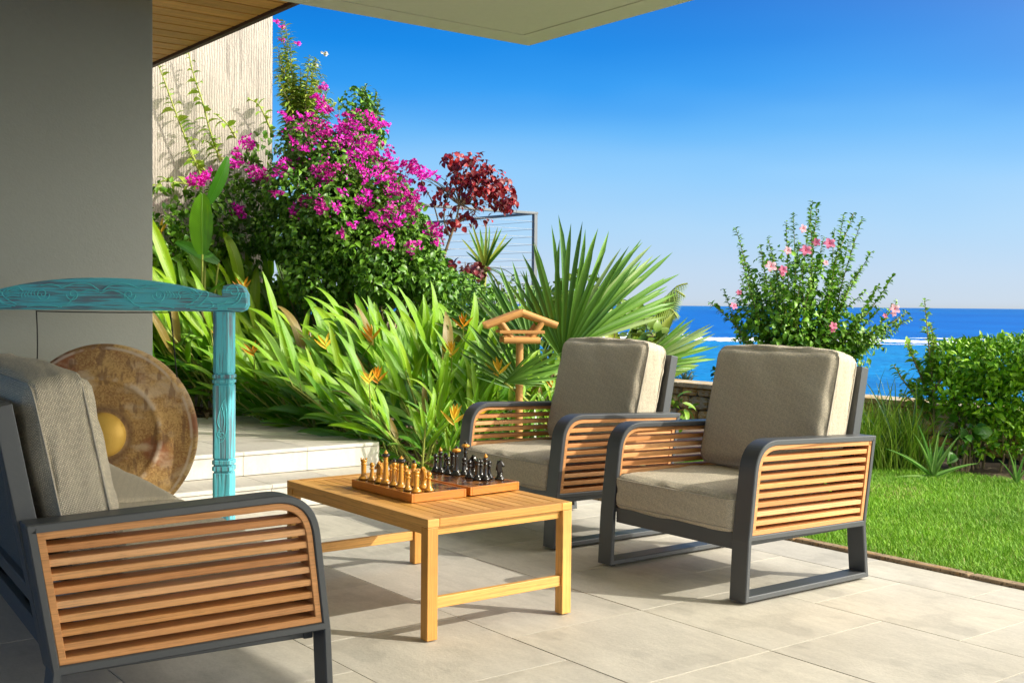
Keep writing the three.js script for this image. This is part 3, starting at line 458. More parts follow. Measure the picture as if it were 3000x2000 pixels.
// ------------------------------------------------------------------ GONG AND ITS TURQUOISE STAND
{
  reseed(71);
  const base = V(1.959, 0, -6.055), st = thing('gong_stand', 'carved turquoise wooden stand with scroll-ended beam from which the gong hangs', 'gong stand', base);
  st.rotation.y = -CAM.yaw; // local x runs along the beam, z towards the viewer
  const hx = .627;
  // beam: arched top edge, scrolled ends
  const out = []; const top = (x) => 1.348 - .085 * Math.pow(Math.abs(x) / .60, 2.2);
  const scroll = [[.625, 1.262], [.622, 1.285], [.630, 1.312], [.655, 1.322], [.700, 1.322], [.733, 1.306], [.752, 1.270], [.754, 1.215], [.742, 1.190], [.715, 1.179]];
  for (const [x, y] of scroll.slice().reverse()) out.push([x, y]); out.reverse(); out.length = 0;
  const bottom = [[-.715, 1.179], [-.3, 1.180], [0, 1.182], [.3, 1.180], [.715, 1.179]];
  for (const p of bottom) out.push(p);
  for (const p of scroll.slice(0, -1).reverse()) out.push(p);
  for (let i = 0; i <= 24; i++) { const x = .605 - 1.21 * i / 24; out.push([x, top(x)]); }
  for (const [x, y] of scroll.slice(0, -1)) out.push([-x, y]);
  const beam = mesh('beam', extrude(out, [], .075, .006, 'x'), M.turq, st);
  // carved scrollwork standing a little proud of the face
  const carve = [], zf = .0375; const line = (pts, r = .0028) => carve.push(tube(pts.map(([x, y]) => V(x, y, zf + .001)), r * 1.15, 5, pts.length * 4));
  const spiral = (cx, cy, R, turns, a0, dir = 1) => { const p = []; for (let i = 0; i <= 18; i++) { const t = i / 18, a = a0 + dir * t * turns * Math.PI * 2, r = R * (1 - .85 * t); p.push([cx + r * Math.cos(a), cy + r * Math.sin(a)]); } line(p, .0026); };
  for (const s of [1, -1]) {
    line([[0, 1.27], [s * .05, 1.285], [s * .12, 1.262], [s * .17, 1.215], [s * .22, 1.196]]); line([[s * .01, 1.285], [s * .06, 1.315], [s * .13, 1.318], [s * .20, 1.295]]);
    spiral(s * .145, 1.262, .034, 1.4, s > 0 ? 0 : Math.PI, -s); spiral(s * .30, 1.262, .036, 1.5, s > 0 ? Math.PI : 0, s); line([[s * .20, 1.295], [s * .25, 1.312], [s * .31, 1.305]]);
    for (let k = 0; k < 5; k++) line([[s * (.335 + k * .016), 1.283 - k * .003], [s * (.345 + k * .016), 1.268 - k * .003], [s * (.338 + k * .017), 1.254 - k * .003]], .0022);
    for (let k = 0; k < 5; k++) line([[s * .42, 1.285 - k * .012], [s * .455, 1.290 - k * .013], [s * .49, 1.270 - k * .009]], .0023);
    line([[s * .40, 1.275], [s * .43, 1.298], [s * .47, 1.292], [s * .51, 1.262], [s * .47, 1.225], [s * .43, 1.205]]); line([[s * .51, 1.262], [s * .53, 1.285], [s * .555, 1.270], [s * .54, 1.245], [s * .50, 1.21], [s * .44, 1.198]]);
    line([[s * .50, 1.205], [s * .55, 1.235], [s * .58, 1.215], [s * .56, 1.196], [s * .46, 1.194]]); spiral(s * .682, 1.285, .036, 1.25, s > 0 ? Math.PI : 0, -s);
    line([[s * .60, 1.215], [s * .64, 1.225], [s * .655, 1.24], [s * .695, 1.245], [s * .715, 1.28]]); line([[s * .62, 1.205], [s * .67, 1.212], [s * .71, 1.235], [s * .73, 1.28]]);
    line([[s * .2, 1.196], [s * .3, 1.205], [s * .38, 1.196]], .0024);
  }
  mesh('carving', carve, M.turqLine, beam);
  for (const s of [1, -1]) {
    const post = new THREE.Group(); post.name = 'post'; post.position.set(s * hx, 0, 0); st.add(post);
    const oct = (w, h, y, ch = .014) => { const a = w / 2, c = a - ch; return extrude([[-a, -c], [-c, -a], [c, -a], [a, -c], [a, c], [c, a], [-c, a], [-a, c]], [], h, .002).rotateX(Math.PI / 2).translate(0, y + h / 2, 0); };
    const segs = []; const add = (y0, y1, w, ch) => segs.push(uvMetres(oct(w, y1 - y0, y0, ch), 'y', [rnd(), rnd()]));
    add(.06, .345, .100, .012); add(.345, .355, .090, .012); add(.355, .378, .105, .012); add(.378, .388, .092, .012); add(.388, .411, .105, .012); add(.411, .42, .092, .012); add(.42, .80, .100, .013); add(.80, .81, .091, .012); add(.81, .828, .105, .012); add(.828, .836, .092, .012); add(.836, .854, .105, .012); add(.854, .862, .092, .012); add(.862, 1.179, .100, .02);
    mesh('shaft', segs, M.turq, post);
    const cv = [], z = .0505, L2 = (pts, r = .0015) => cv.push(tube(pts.map(([x, y]) => V(x, y, z)), r, 5, pts.length * 4));
    L2([[.018, .735], [.000, .70], [-.016, .65], [-.020, .60], [-.006, .575]]); L2([[.020, .70], [.026, .62], [.020, .545], [.006, .512], [-.016, .505]]); L2([[.002, .69], [.014, .62], [.010, .57]]); { const p = []; for (let i = 0; i <= 16; i++) { const t = i / 16, a = 1.4 + t * 9, r = .024 * (1 - .8 * t); p.push([-.002 + r * Math.cos(a), .545 + r * Math.sin(a)]); } L2(p); }
    mesh('carving', cv, M.turqLine, post);
    mesh('foot', [extrude(roundPoly([[-.26, 0], [.26, 0], [.25, .035], [.09, .075], [-.09, .075], [-.25, .035]], [.01, .01, .015, .04, .04, .015], 4), [], .085, .005, 'x').rotateY(Math.PI / 2)], M.turq, post);
    mesh('peg', boxAt(0, 1.197, .0385, .05, .012, .006, .002), M.turqLine, post);
  }
  const g = thing('gong', 'large round bronze gong with a polished golden boss, hanging by cords from the turquoise beam', 'gong', V(base.x, .5325, base.z));
  g.rotation.y = -CAM.yaw + .02;
  const pr = [[0, .062]]; // radius, height towards the viewer
  const prof = [[.112, .004], [.122, -.003], [.150, .001], [.20, .006], [.262, .006], [.276, .014], [.294, .024], [.312, .015], [.332, .002], [.40, -.006], [.438, -.008], [.455, -.004], [.470, -.014], [.474, -.035], [.468, -.085], [.462, -.084], [.466, -.036], [.455, -.016], [.40, -.014], [.1, -.006], [0, -.006]];
  const disc = lathe([...prof].reverse(), 96).rotateX(Math.PI / 2); { const p = disc.attributes.position, uv = disc.attributes.uv; for (let i = 0; i < p.count; i++) uv.setXY(i, Math.atan2(p.getY(i), p.getX(i)) / (2 * Math.PI) * 4, Math.hypot(p.getX(i), p.getY(i)) * 2.4); }
  { // planar mapping keeps the seam out of the face
    const p = disc.attributes.position, uv = disc.attributes.uv; for (let i = 0; i < p.count; i++) uv.setXY(i, p.getX(i) * 1.05 + .5, p.getY(i) * 1.05 + .5); }
  const dm = mesh('disc', disc, M.gong, g);
  { // hammered dents
    const p = disc.attributes.position; for (let i = 0; i < p.count; i++) { const n = fbm(p.getX(i) + .5, p.getY(i) + .5, 14, 14, 2, 401) - .5; p.setZ(i, p.getZ(i) + n * .004); } disc.computeVertexNormals(); }
  mesh('boss', lathe([[0, -.01], [.118, -.006], [.116, .010], [.108, .026], [.090, .044], [.062, .057], [.03, .063], [0, .064]].slice(1), 40).rotateX(Math.PI / 2), M.boss, dm);
  const c = []; for (const s of [1, -1]) c.push(tube([V(s * .345, .643, .0), V(s * .352, .5, -.03), V(s * .365, .29, -.055)], .0035, 6, 8));
  c.push(tube([V(-.345, .640, .0), V(0, .637, .0), V(.345, .640, .0)], .0035, 6, 8)); mesh('cord', c, M.cord, g);
}

// ------------------------------------------------------------------ BIRD FEEDER
{
  reseed(81);
  const q = P(1520, 1250, 8), f = thing('bird_feeder', 'rustic bird feeder of round timber poles on a single post among the plants', 'bird feeder', V(q.x, .02, q.z)); f.rotation.y = -CAM.yaw + .12;
  const cyl = (a, b, r, name) => { const d = b.clone().sub(a), g = uvMetres(new THREE.CylinderGeometry(r, r * 1.02, d.length(), 14), 'y', [rnd(), rnd()]); g.applyQuaternion(new THREE.Quaternion().setFromUnitVectors(UP, d.clone().normalize())); g.translate(...a.clone().add(b).multiplyScalar(.5).toArray()); return mesh(name, g, M.feeder, f); };
  const y0 = .955;
  cyl(V(0, 0, 0), V(0, .955, 0), .026, 'post');
  for (const z of [-.11, 0, .11]) { cyl(V(.003, 1.155, z), V(-.245, 1.062, z), .024, 'roof_pole'); cyl(V(-.003, 1.157, z), V(.245, 1.068, z), .024, 'roof_pole'); }
  for (const z of [-.11, .11]) { cyl(V(-.055, .965, z), V(-.15, 1.10, z), .019, 'brace'); cyl(V(.055, .965, z), V(.15, 1.10, z), .021, 'brace'); }
  for (const z of [-.13, .13]) { cyl(V(-.125, .965, z), V(.125, .965, z), .022, 'tray_rail'); mesh('slat', boxAt(0, 1.022, z, .31, .022, .012, .003), M.feeder, f); }
  mesh('tray', boxAt(0, .985, 0, .23, .012, .25, .003), M.feeder, f);
  mesh('marker_stake', boxAt(0, .25, 0, .02, .5, .004, .001, 'y'), std({ color: rgb(.75, .75, .72), roughness: .6 }), thing('plant_marker', 'white plant marker stake in the bed right of the bird feeder post', 'plant marker', P(1568, 1230, 8.2).setY(.03)));
}
// ------------------------------------------------------------------ PLANTS
// a blade along +y, upper side towards +z: width profile w(t), droop bends it back over, fold lifts the two halves
function bladeGeo(L, W, segs, prof, droop, fold, wave = 0, cols = 2) {
  const pos = [], uv = [], idx = []; let y = 0, z = 0;
  for (let i = 0; i <= segs; i++) {
    const t = i / segs, a = droop * t * t; if (i) { y += Math.cos(a) * L / segs; z -= Math.sin(a) * L / segs; }
    const w = W * prof(t);
    for (let j = -cols; j <= cols; j++) { const s = j / cols, ww = wave * Math.sin(t * 19 + s * 2) * Math.abs(s) * w; pos.push(s * w * Math.cos(fold * .8), y + Math.abs(s) * w * fold * Math.sin(a), z + Math.abs(s) * w * fold * Math.cos(a) + ww); uv.push(.5 + s * .5, t); }
  }
  const n = 2 * cols + 1; for (let i = 0; i < segs; i++) for (let j = 0; j < n - 1; j++) { const a = i * n + j; idx.push(a, a + 1, a + n, a + 1, a + n + 1, a + n); }
  const g = new THREE.BufferGeometry(); g.setAttribute('position', new THREE.Float32BufferAttribute(pos, 3)); g.setAttribute('uv', new THREE.Float32BufferAttribute(uv, 2)); g.setIndex(idx); g.computeVertexNormals(); return g;
}
const lance = (t) => Math.pow(Math.sin(Math.PI * Math.min(1, t * .86 + .10) ** .85), .9) * (t > .985 ? .15 : 1) * (t < .02 ? .2 : 1);
const ovate = (t) => Math.sin(Math.PI * Math.pow(t, .62)) * .98 + .02 * (1 - t);
function frameTo(dir, faceTo) { // orientation with y along dir and z as near as possible to faceTo
  const y = dir.clone().normalize(); let z = faceTo.clone().addScaledVector(y, -faceTo.dot(y)); if (z.lengthSq() < 1e-6) z = V(y.y, -y.x, .01); z.normalize(); const x = new THREE.Vector3().crossVectors(y, z);
  return new THREE.Quaternion().setFromRotationMatrix(new THREE.Matrix4().makeBasis(x, y, z));
}
const tv = (a, b, c) => RIGHT.clone().multiplyScalar(a).addScaledVector(UP, b).addScaledVector(FWD, c); // right, up, away
function randDir() { const u = rr(-1, 1), a = rr(0, 6.2832), s = Math.sqrt(1 - u * u); return V(s * Math.cos(a), u, s * Math.sin(a)); }
// many small leaves of one crown: list of {p, d, n, s, c}
function leafMass(name, geo, mat, list, parent) {
  const im = new THREE.InstancedMesh(geo, mat, list.length), m = new THREE.Matrix4(), c = new THREE.Color();
  list.forEach((l, i) => { m.compose(l.p, frameTo(l.d, l.n), Array.isArray(l.s) ? V(...l.s) : V(l.s, l.s, l.s)); im.setMatrixAt(i, m); im.setColorAt(i, c.setRGB(...l.c)); });
  im.name = name; im.userData.kind = 'stuff'; im.castShadow = im.receiveShadow = true; parent.add(im); return im;
}
const tone = (a, b) => { const t = rnd(), k = rr(.75, 1.2); return [(a[0] + (b[0] - a[0]) * t) * k, (a[1] + (b[1] - a[1]) * t) * k, (a[2] + (b[2] - a[2]) * t) * k]; };
const smallLeaf = bladeGeo(1, .30, 4, ovate, .9, .35, 0, 1), thinLeaf = bladeGeo(1, .14, 4, ovate, .8, .3, 0, 1), roundLeaf = bladeGeo(1, .40, 4, ovate, .7, .25, 0, 1);
const white = (rough, tr) => leafMat([1, 1, 1], rough, tr);
const LM = { small: white(.38, .22), soft: white(.5, .3) };
function branchPath(a, b, sag = .12, n = 5) { const pts = [], m = a.distanceTo(b); const side = randDir().multiplyScalar(m * .06); for (let i = 0; i <= n; i++) { const t = i / n; pts.push(a.clone().lerp(b, t).addScaledVector(UP, sag * m * Math.sin(Math.PI * t)).addScaledVector(side, Math.sin(Math.PI * t * 1.6))); } return pts; }
function blobLeaves(blobs, density, size, ca, cb, opt = {}) {
  const out = [];
  for (const [px, py, D, rx, ry, rz, k] of blobs) {
    const c = P(px, py, D), sc = D / CAM.f, a = rx * sc, b = (ry ?? rx) * sc, d = rz ?? a; const n = Math.round(density * (k ?? 1) * (a * b + a * d + b * d) / 3 * 4);
    for (let i = 0; i < n; i++) {
      const u = randDir(), rad = .45 + .57 * Math.pow(rnd(), .45), lump = .82 + .36 * fbm(u.x * .5 + .5, u.y * .5 + u.z * .25 + .5, 6, 6, 2, Math.round(px) + 11);
      const p = c.clone().add(tv(u.x * a * rad * lump, u.y * b * rad * lump, u.z * d * rad * lump)); const o = tv(u.x, u.y, u.z);
      const dir = o.clone().multiplyScalar(.8).add(randDir().multiplyScalar(.8)).add(V(0, opt.droop ?? -.25, 0)).normalize(), nn = UP.clone().multiplyScalar(.7).add(o.multiplyScalar(.6)).add(randDir().multiplyScalar(.7));
      out.push({ p, d: dir, n: nn, s: size * rr(.6, 1.25), c: tone(ca, cb) });
    }
  }
  return out;
}
// leaves set along a twig
function twigLeaves(pts, from, step, size, ca, cb, out, spread = .9, upw = .35) {
  const c = new THREE.CatmullRomCurve3(pts), len = c.getLength(), n = Math.max(2, Math.round(len * (1 - from) / step));
  for (let i = 0; i <= n; i++) { const t = Math.min(.9999, from + (1 - from) * i / n), p = c.getPointAt(t), tan = c.getTangentAt(t); let s = randDir(); s.addScaledVector(tan, -s.dot(tan)).normalize(); const d = tan.clone().multiplyScalar(.55).addScaledVector(s, spread).addScaledVector(UP, upw * .3).normalize(); out.push({ p, d, n: UP.clone().add(randDir().multiplyScalar(.6)).addScaledVector(tan, .3), s: size * rr(.7, 1.2) * (1 - .45 * Math.max(0, t - .6) / .4), c: tone(ca, cb) }); }
}

{ // --- heliconia: long lance leaves on tall stems, orange-yellow bracts
  reseed(101);
  const leafG = [], stemMat = M.stem;
  for (let i = 0; i < 7; i++) leafG.push(bladeGeo(1, .062 + .009 * (i % 4), 12, lance, .25 + .17 * i, .22 + .06 * (i % 3), .05, 2));
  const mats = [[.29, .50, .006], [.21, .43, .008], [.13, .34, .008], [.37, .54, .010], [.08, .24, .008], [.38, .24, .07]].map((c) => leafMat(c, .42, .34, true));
  const bract = leafMat([.95, .42, .02], .45, .3), bract2 = leafMat([.98, .62, .05], .45, .3);
  const bractG = [0, 1, 2].map((v) => { const list = []; const n = 4 + v; for (let i = 0; i < n; i++) { const sd = i % 2 ? 1 : -1, g = bladeGeo(.125 - .010 * i, .0125, 5, (t) => Math.sin(Math.PI * Math.pow(t * .94 + .05, .7)), -.55 - .1 * i, .85, 0, 1); g.rotateZ(-sd * (.95 - .17 * i) * rr(.8, 1.2)); g.translate(0, .013 * i, 0); g.rotateY(rr(-.5, .5)); list.push(g); } return merge(list); });
  const plants = [];
  // rows: [px, py of the base, distance, number of leaves, height, lean to the left of the view]
  const spot = (x, z) => V(x, 0, z);
  for (let i = 0; i < 15; i++) plants.push([V(2.5 + i * .165 + rr(-.06, .06), .26, -9.08 + rr(-.12, .12)), rr(1.05, 1.35), -.58, 0]);
  for (let i = 0; i < 15; i++) plants.push([V(2.8 + i * .165 + rr(-.06, .06), .26, -9.50 + rr(-.12, .12)), rr(1.5, 1.85), -.5, 1]);
  for (let i = 0; i < 12; i++) plants.push([V(4.22 + rr(-.10, .14), .04, -8.75 + i * .20 + rr(-.06, .06)), rr(.85, 1.10), -.66, 0]);
  for (let i = 0; i < 12; i++) plants.push([V(4.62 + rr(-.12, .12), .04, -9.1 + i * .19 + rr(-.08, .08)), rr(1.08, 1.34), -.48, 1]);
  for (let i = 0; i < 9; i++) plants.push([V(5.02 + rr(-.1, .1), .04, -8.7 + i * .23 + rr(-.08, .08)), rr(1.05, 1.3), .0, 1]);
  for (const [x, z, h] of [[4.24, -6.50, .62], [4.42, -6.78, .82], [4.62, -6.60, .75], [4.85, -6.85, .92], [4.95, -6.55, .72], [5.15, -6.95, .95], [5.32, -6.65, .70], [4.40, -6.42, .50], [5.5, -7.1, .85], [5.35, -7.5, 1.05]]) plants.push([V(x, .04, z), h, .22, 2]);
  let made = 0;
  const where = (p, row) => row === 2 ? (p.x < 4.7 ? 'in the low clump behind the chess board' : 'in the low clump beside the bird feeder') : p.z < -9.3 && p.x < 4.1 ? (p.x < 3.5 ? 'against the combed wall beside the pillar' : 'against the combed wall below the bougainvillea') : p.x < 4.1 && p.z < -8.9 ? (p.x < 3.4 ? 'at the back landing edge behind the turquoise post' : 'at the far back corner of the landing') : p.x < 4.5 ? (p.z < -7.7 ? 'along the far right edge of the landing' : 'along the near right edge of the landing') : p.x < 4.85 ? (p.z < -7.9 ? 'in the middle row under the bougainvillea' : 'in the middle row behind the chess board') : 'in the back row left of the fan palm';
  for (const [p, h, lean, row] of plants) {
    const flower = made % 5 < 2;
    const o = thing('heliconia', (flower ? 'green heliconia with orange-yellow flower bracts ' : 'green heliconia without flowers ') + where(p, row), 'plant', p, (flower ? 'flowering heliconias ' : 'heliconias ') + where(p, row));
    made++;
    const stems = [], n = row === 2 ? 4 : 3;
    for (let s = 0; s < n; s++) {
      const hh = h * rr(.72, 1.05), ld = tv(lean * rr(.5, 1.4) + rr(-.22, .22), 0, rr(-.32, .18)).multiplyScalar(hh * .62), a = V(rr(-.07, .07), -.03, rr(-.07, .07)), b = a.clone().add(ld).add(V(0, hh * .62, 0));
      const path = [a, a.clone().lerp(b, .35).addScaledVector(UP, hh * .07), a.clone().lerp(b, .7).addScaledVector(UP, hh * .05), b]; stems.push(tube(path, [.011, .006], 5, 8));
      const curve = new THREE.CatmullRomCurve3(path), k = 8 + Math.floor(rnd() * 2);
      for (let i = 0; i < k; i++) {
        const t = .30 + .70 * i / (k - 1), q = curve.getPointAt(t), side = (i % 2 ? 1 : -1), top = i / (k - 1);
        const d = tv(side * rr(.25, .75) * (1 - .55 * top) + lean * (1.25 - .35 * top) + rr(-.2, .2), .30 + 1.0 * top + rr(-.25, .2), rr(-.65, .30) * (1 - .4 * top)).normalize();
        const L = hh * rr(.34, .50) * (row === 2 ? .9 : 1) * (.85 + .2 * top), e = q.clone().addScaledVector(d, L * .14);
        stems.push(tube([q, q.clone().lerp(e, .5), e], [.005, .003], 4, 3));
        const face = V(0, 1, 0).add(tv(rr(-.5, .7), 0, rr(-1.1, -.2))).addScaledVector(sunDir, .25);
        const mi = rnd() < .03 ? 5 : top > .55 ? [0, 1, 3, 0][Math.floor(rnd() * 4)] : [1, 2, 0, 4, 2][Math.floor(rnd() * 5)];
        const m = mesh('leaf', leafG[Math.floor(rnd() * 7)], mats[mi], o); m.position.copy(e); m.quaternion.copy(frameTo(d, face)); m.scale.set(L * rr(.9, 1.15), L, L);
      }
      if (flower && s === 0) { const d = ld.clone().multiplyScalar(.35).add(V(0, 1, 0)).normalize(), e = b.clone().addScaledVector(d, h * rr(.10, .36)).add(tv(rr(-.05, .15), 0, -rr(.12, .3))); stems.push(tube([b.clone().lerp(a, .3), b, e], [.006, .004], 5, 6)); const f = mesh('flower', bractG[made % 3], made % 4 < 2 ? bract : bract2, o); f.position.copy(e); f.quaternion.copy(frameTo(d, tv(rr(-.4, .4), 0, -1))); f.scale.setScalar(rr(.85, 1.2)); }
    }
    mesh('stem', stems, stemMat, o);
  }
  // dry leaf litter round the stems
  const litter = []; const dry = bladeGeo(1, .12, 3, lance, 1.2, .5, .1, 1);
  for (let i = 0; i < 900; i++) { const right = rnd() < .75; const p = right ? V(rr(4.05, 5.9), .07 + rr(0, .05), rr(-8.9, -6.3)) : V(rr(2.2, 4), .30, rr(-9.5, -8.87)); litter.push({ p, d: V(rr(-1, 1), rr(-.05, .45), rr(-1, 1)).normalize(), n: V(rr(-.5, .5), 1, rr(-.5, .5)), s: rr(.08, .26), c: tone([.34, .22, .10], [.16, .10, .05]) }); }
  const lt = leafMass('leaf_litter', dry, std({ color: 0xffffff, roughness: .9, side: THREE.DoubleSide }), litter, scene); lt.name = numbered('leaf_litter'); meta(lt, 'dry brown leaf litter lying round the heliconia stems', 'leaf litter', null, 'stuff');
}

{ // --- two broad paddle leaves in front of the concrete wall
  reseed(111);
  const o = thing('paddle_leaf_plant', 'tall plant with broad paddle leaves against the foot of the combed wall', 'plant', P(590, 900, 9.95).setY(.26));
  const g = bladeGeo(1, .20, 14, (t) => Math.pow(Math.sin(Math.PI * Math.min(1, t * .93 + .05)), .55), .3, .12, .02, 3), m = [leafMat([.16, .36, .02], .35, .35, true), leafMat([.05, .17, .015], .35, .2, true)];
  const add = (x0, y0, x1, y1, D, face, mat, w) => { const a = P(x0, y0, D), b = P(x1, y1, D), d = b.clone().sub(a), L = d.length(), q = mesh('leaf', g, mat, o); q.position.copy(a).sub(o.position); q.quaternion.copy(frameTo(d, face)); q.scale.set(L * w, L, L); return a.clone().sub(o.position); };
  const a = add(592, 745, 585, 563, 9.85, tv(-.1, .2, -1), m[0], 1.0), b = add(606, 600, 676, 462, 9.95, tv(.9, .3, -.5), m[1], .75), c = add(640, 770, 512, 700, 9.9, tv(-.3, .6, -.6), m[1], .7);
  mesh('stem', [a, b, c].map((q) => tube([V(rr(-.05, .05), 0, 0), q.clone().multiplyScalar(.5).add(V(0, .1, 0)), q], [.016, .008], 6, 10)), M.stem, o);
}

const magenta = leafMat([.80, .004, .56], .6, .38), magenta2 = leafMat([.88, .012, .60], .6, .38), magenta3 = leafMat([.58, .008, .33], .55, .32);
const bractLeaf = bladeGeo(1, .42, 3, ovate, .7, .45, 0, 1);
function bractCluster(r, n) { const list = []; for (let i = 0; i < n; i++) { const p = randDir().multiplyScalar(r * Math.pow(rnd(), .5)); p.y *= .8; const ax = randDir(); for (let k = 0; k < 3; k++) { const g = bractLeaf.clone(); const s = rr(.026, .036); g.scale(s, s, s); const d = V(Math.cos(k * 2.1 + i), .55, Math.sin(k * 2.1 + i)).addScaledVector(ax, .6).normalize(); g.applyQuaternion(frameTo(d, randDir())); g.translate(p.x, p.y, p.z); list.push(g); } } return merge(list); }
{ // --- bougainvillea
  reseed(121);
  const root = P(1040, 1000, 10.3); root.y = .05;
  const o = thing('bougainvillea', 'big bougainvillea covered in magenta flowers spilling beside the concrete wall', 'bougainvillea', V(0, 0, 0));
  const blobs = [[905, 440, 10.4, 85, 90, .40, .8], [985, 500, 10.3, 90, 95, .45], [870, 560, 10.2, 95, 90, .42], [985, 620, 10.0, 110, 105, .5], [1085, 560, 10.2, 95, 90, .45], [1140, 640, 10.1, 95, 95, .45], [1050, 720, 9.9, 110, 100, .5], [920, 700, 10.1, 110, 100, .48], [1200, 720, 10.0, 85, 85, .42], [1120, 790, 9.8, 105, 95, .5], [960, 810, 10.0, 120, 100, .5], [1230, 800, 9.9, 80, 75, .4], [830, 680, 10.3, 75, 90, .35], [1060, 400, 10.5, 70, 60, .3, .7], [1045, 300, 10.8, 46, 42, .16, .42], [1270, 830, 9.8, 70, 55, .35]];
  const L = blobLeaves(blobs, 3300, .068, [.045, .15, .012], [.17, .36, .02]);
  // sunlit outer sprays droop in front
  leafMass('foliage', smallLeaf, LM.small, L, o);
  const tw = []; for (let i = 0; i < 70; i++) { const b = blobs[Math.floor(rnd() * blobs.length)], c = P(b[0], b[1] + 30, b[2]).add(randDir().multiplyScalar(.12)); tw.push(tube(branchPath(root.clone().add(V(rr(-.25, .25), 0, rr(-.2, .2))), c, 0), [.014, .003], 5, 10)); }
  mesh('branch', tw, M.twig, o);
  const cg = []; for (let i = 0; i < 8; i++) cg.push(bractCluster([.055, .075, .095, .12][i % 4], [9, 15, 22, 30][i % 4]));
  // flower clusters where the photograph has them: [px, py, size]
  const F = [[900, 355, 3], [935, 375, 3], [975, 385, 3], [880, 375, 2], [860, 410, 1], [1010, 345, 2], [1040, 335, 2], [1075, 340, 2], [1110, 365, 2], [1130, 372, 1], [1095, 350, 1], [1000, 380, 3], [1030, 400, 3], [1060, 420, 3], [1025, 430, 3], [1040, 455, 3], [1085, 410, 2], [1100, 430, 2], [1075, 450, 2], [960, 400, 2], [925, 400, 2], [990, 420, 2], [940, 500, 3], [965, 510, 3], [920, 495, 2], [955, 525, 2], [985, 490, 1], [1130, 470, 2], [1160, 485, 2], [1185, 490, 2], [1205, 500, 3], [1230, 510, 2], [1258, 510, 3], [1145, 500, 2], [1105, 500, 2], [1120, 520, 2], [1175, 535, 3], [1150, 555, 3], [1165, 570, 3], [1200, 575, 3], [1215, 585, 2], [1230, 565, 1], [1060, 500, 2], [1075, 520, 1], [1190, 615, 3], [1210, 620, 2], [1065, 575, 2], [1050, 585, 1], [1100, 640, 2], [1145, 620, 2], [1165, 650, 2], [1180, 655, 1], [1125, 660, 2], [1260, 665, 2], [1280, 680, 2], [1265, 690, 1], [1120, 708, 3], [1210, 720, 2], [1005, 680, 1], [870, 620, 3], [895, 590, 2], [935, 600, 2], [945, 610, 2], [985, 605, 1], [915, 585, 1], [1035, 660, 1], [1085, 605, 1], [770, 520, 3], [755, 510, 2], [830, 490, 3], [815, 510, 2], [845, 480, 2], [805, 565, 1], [1285, 715, 1], [1000, 560, 1], [890, 440, 1], [855, 345, 1], [935, 300, 2], [945, 315, 2], [960, 325, 1], [925, 285, 1], [948, 255, 1], [830, 330, 1], [1095, 465, 2], [1140, 440, 1], [1045, 375, 2], [1020, 365, 1]];
  for (const [x, y, s] of F) { let D = 10.0; let bd = 1e9; for (const b of blobs) { const q = Math.hypot(x - b[0], y - b[1]) / b[3]; if (q < bd) { bd = q; D = b[2] - b[5] * Math.sqrt(Math.max(.05, 1 - Math.min(1, q * q))) * .98; } }
    const m = mesh('flower_cluster', cg[(s - 1) + (rnd() < .5 ? 4 : 0)], [magenta, magenta2, magenta3][Math.floor(rnd() * 3)], o); m.position.copy(P(x + rr(-4, 4), y + rr(-4, 4), D - .10)); m.rotation.set(rr(-1, 1), rr(0, 6), rr(-1, 1)); m.scale.setScalar(rr(.85, 1.1)); }
  const loose = []; for (let i = 0; i < 480; i++) { const b = blobs[[0, 1, 4, 5, 8, 13, 3, 1, 4, 0, 5, 1][Math.floor(rnd() * 12)]], u = randDir(), c = P(b[0], b[1], b[2]), sc = b[2] / CAM.f; if (u.y < -.2 && rnd() < .8) continue; const p = c.add(tv(u.x * b[3] * sc, u.y * b[4] * sc, -Math.abs(u.z) * b[5] - .05)).addScaledVector(randDir(), .05); loose.push({ p, d: randDir(), n: randDir(), s: rr(.022, .034), c: [1, 1, 1] }); }
  leafMass('scattered_flowers', bractLeaf, magenta2, loose, o);
}
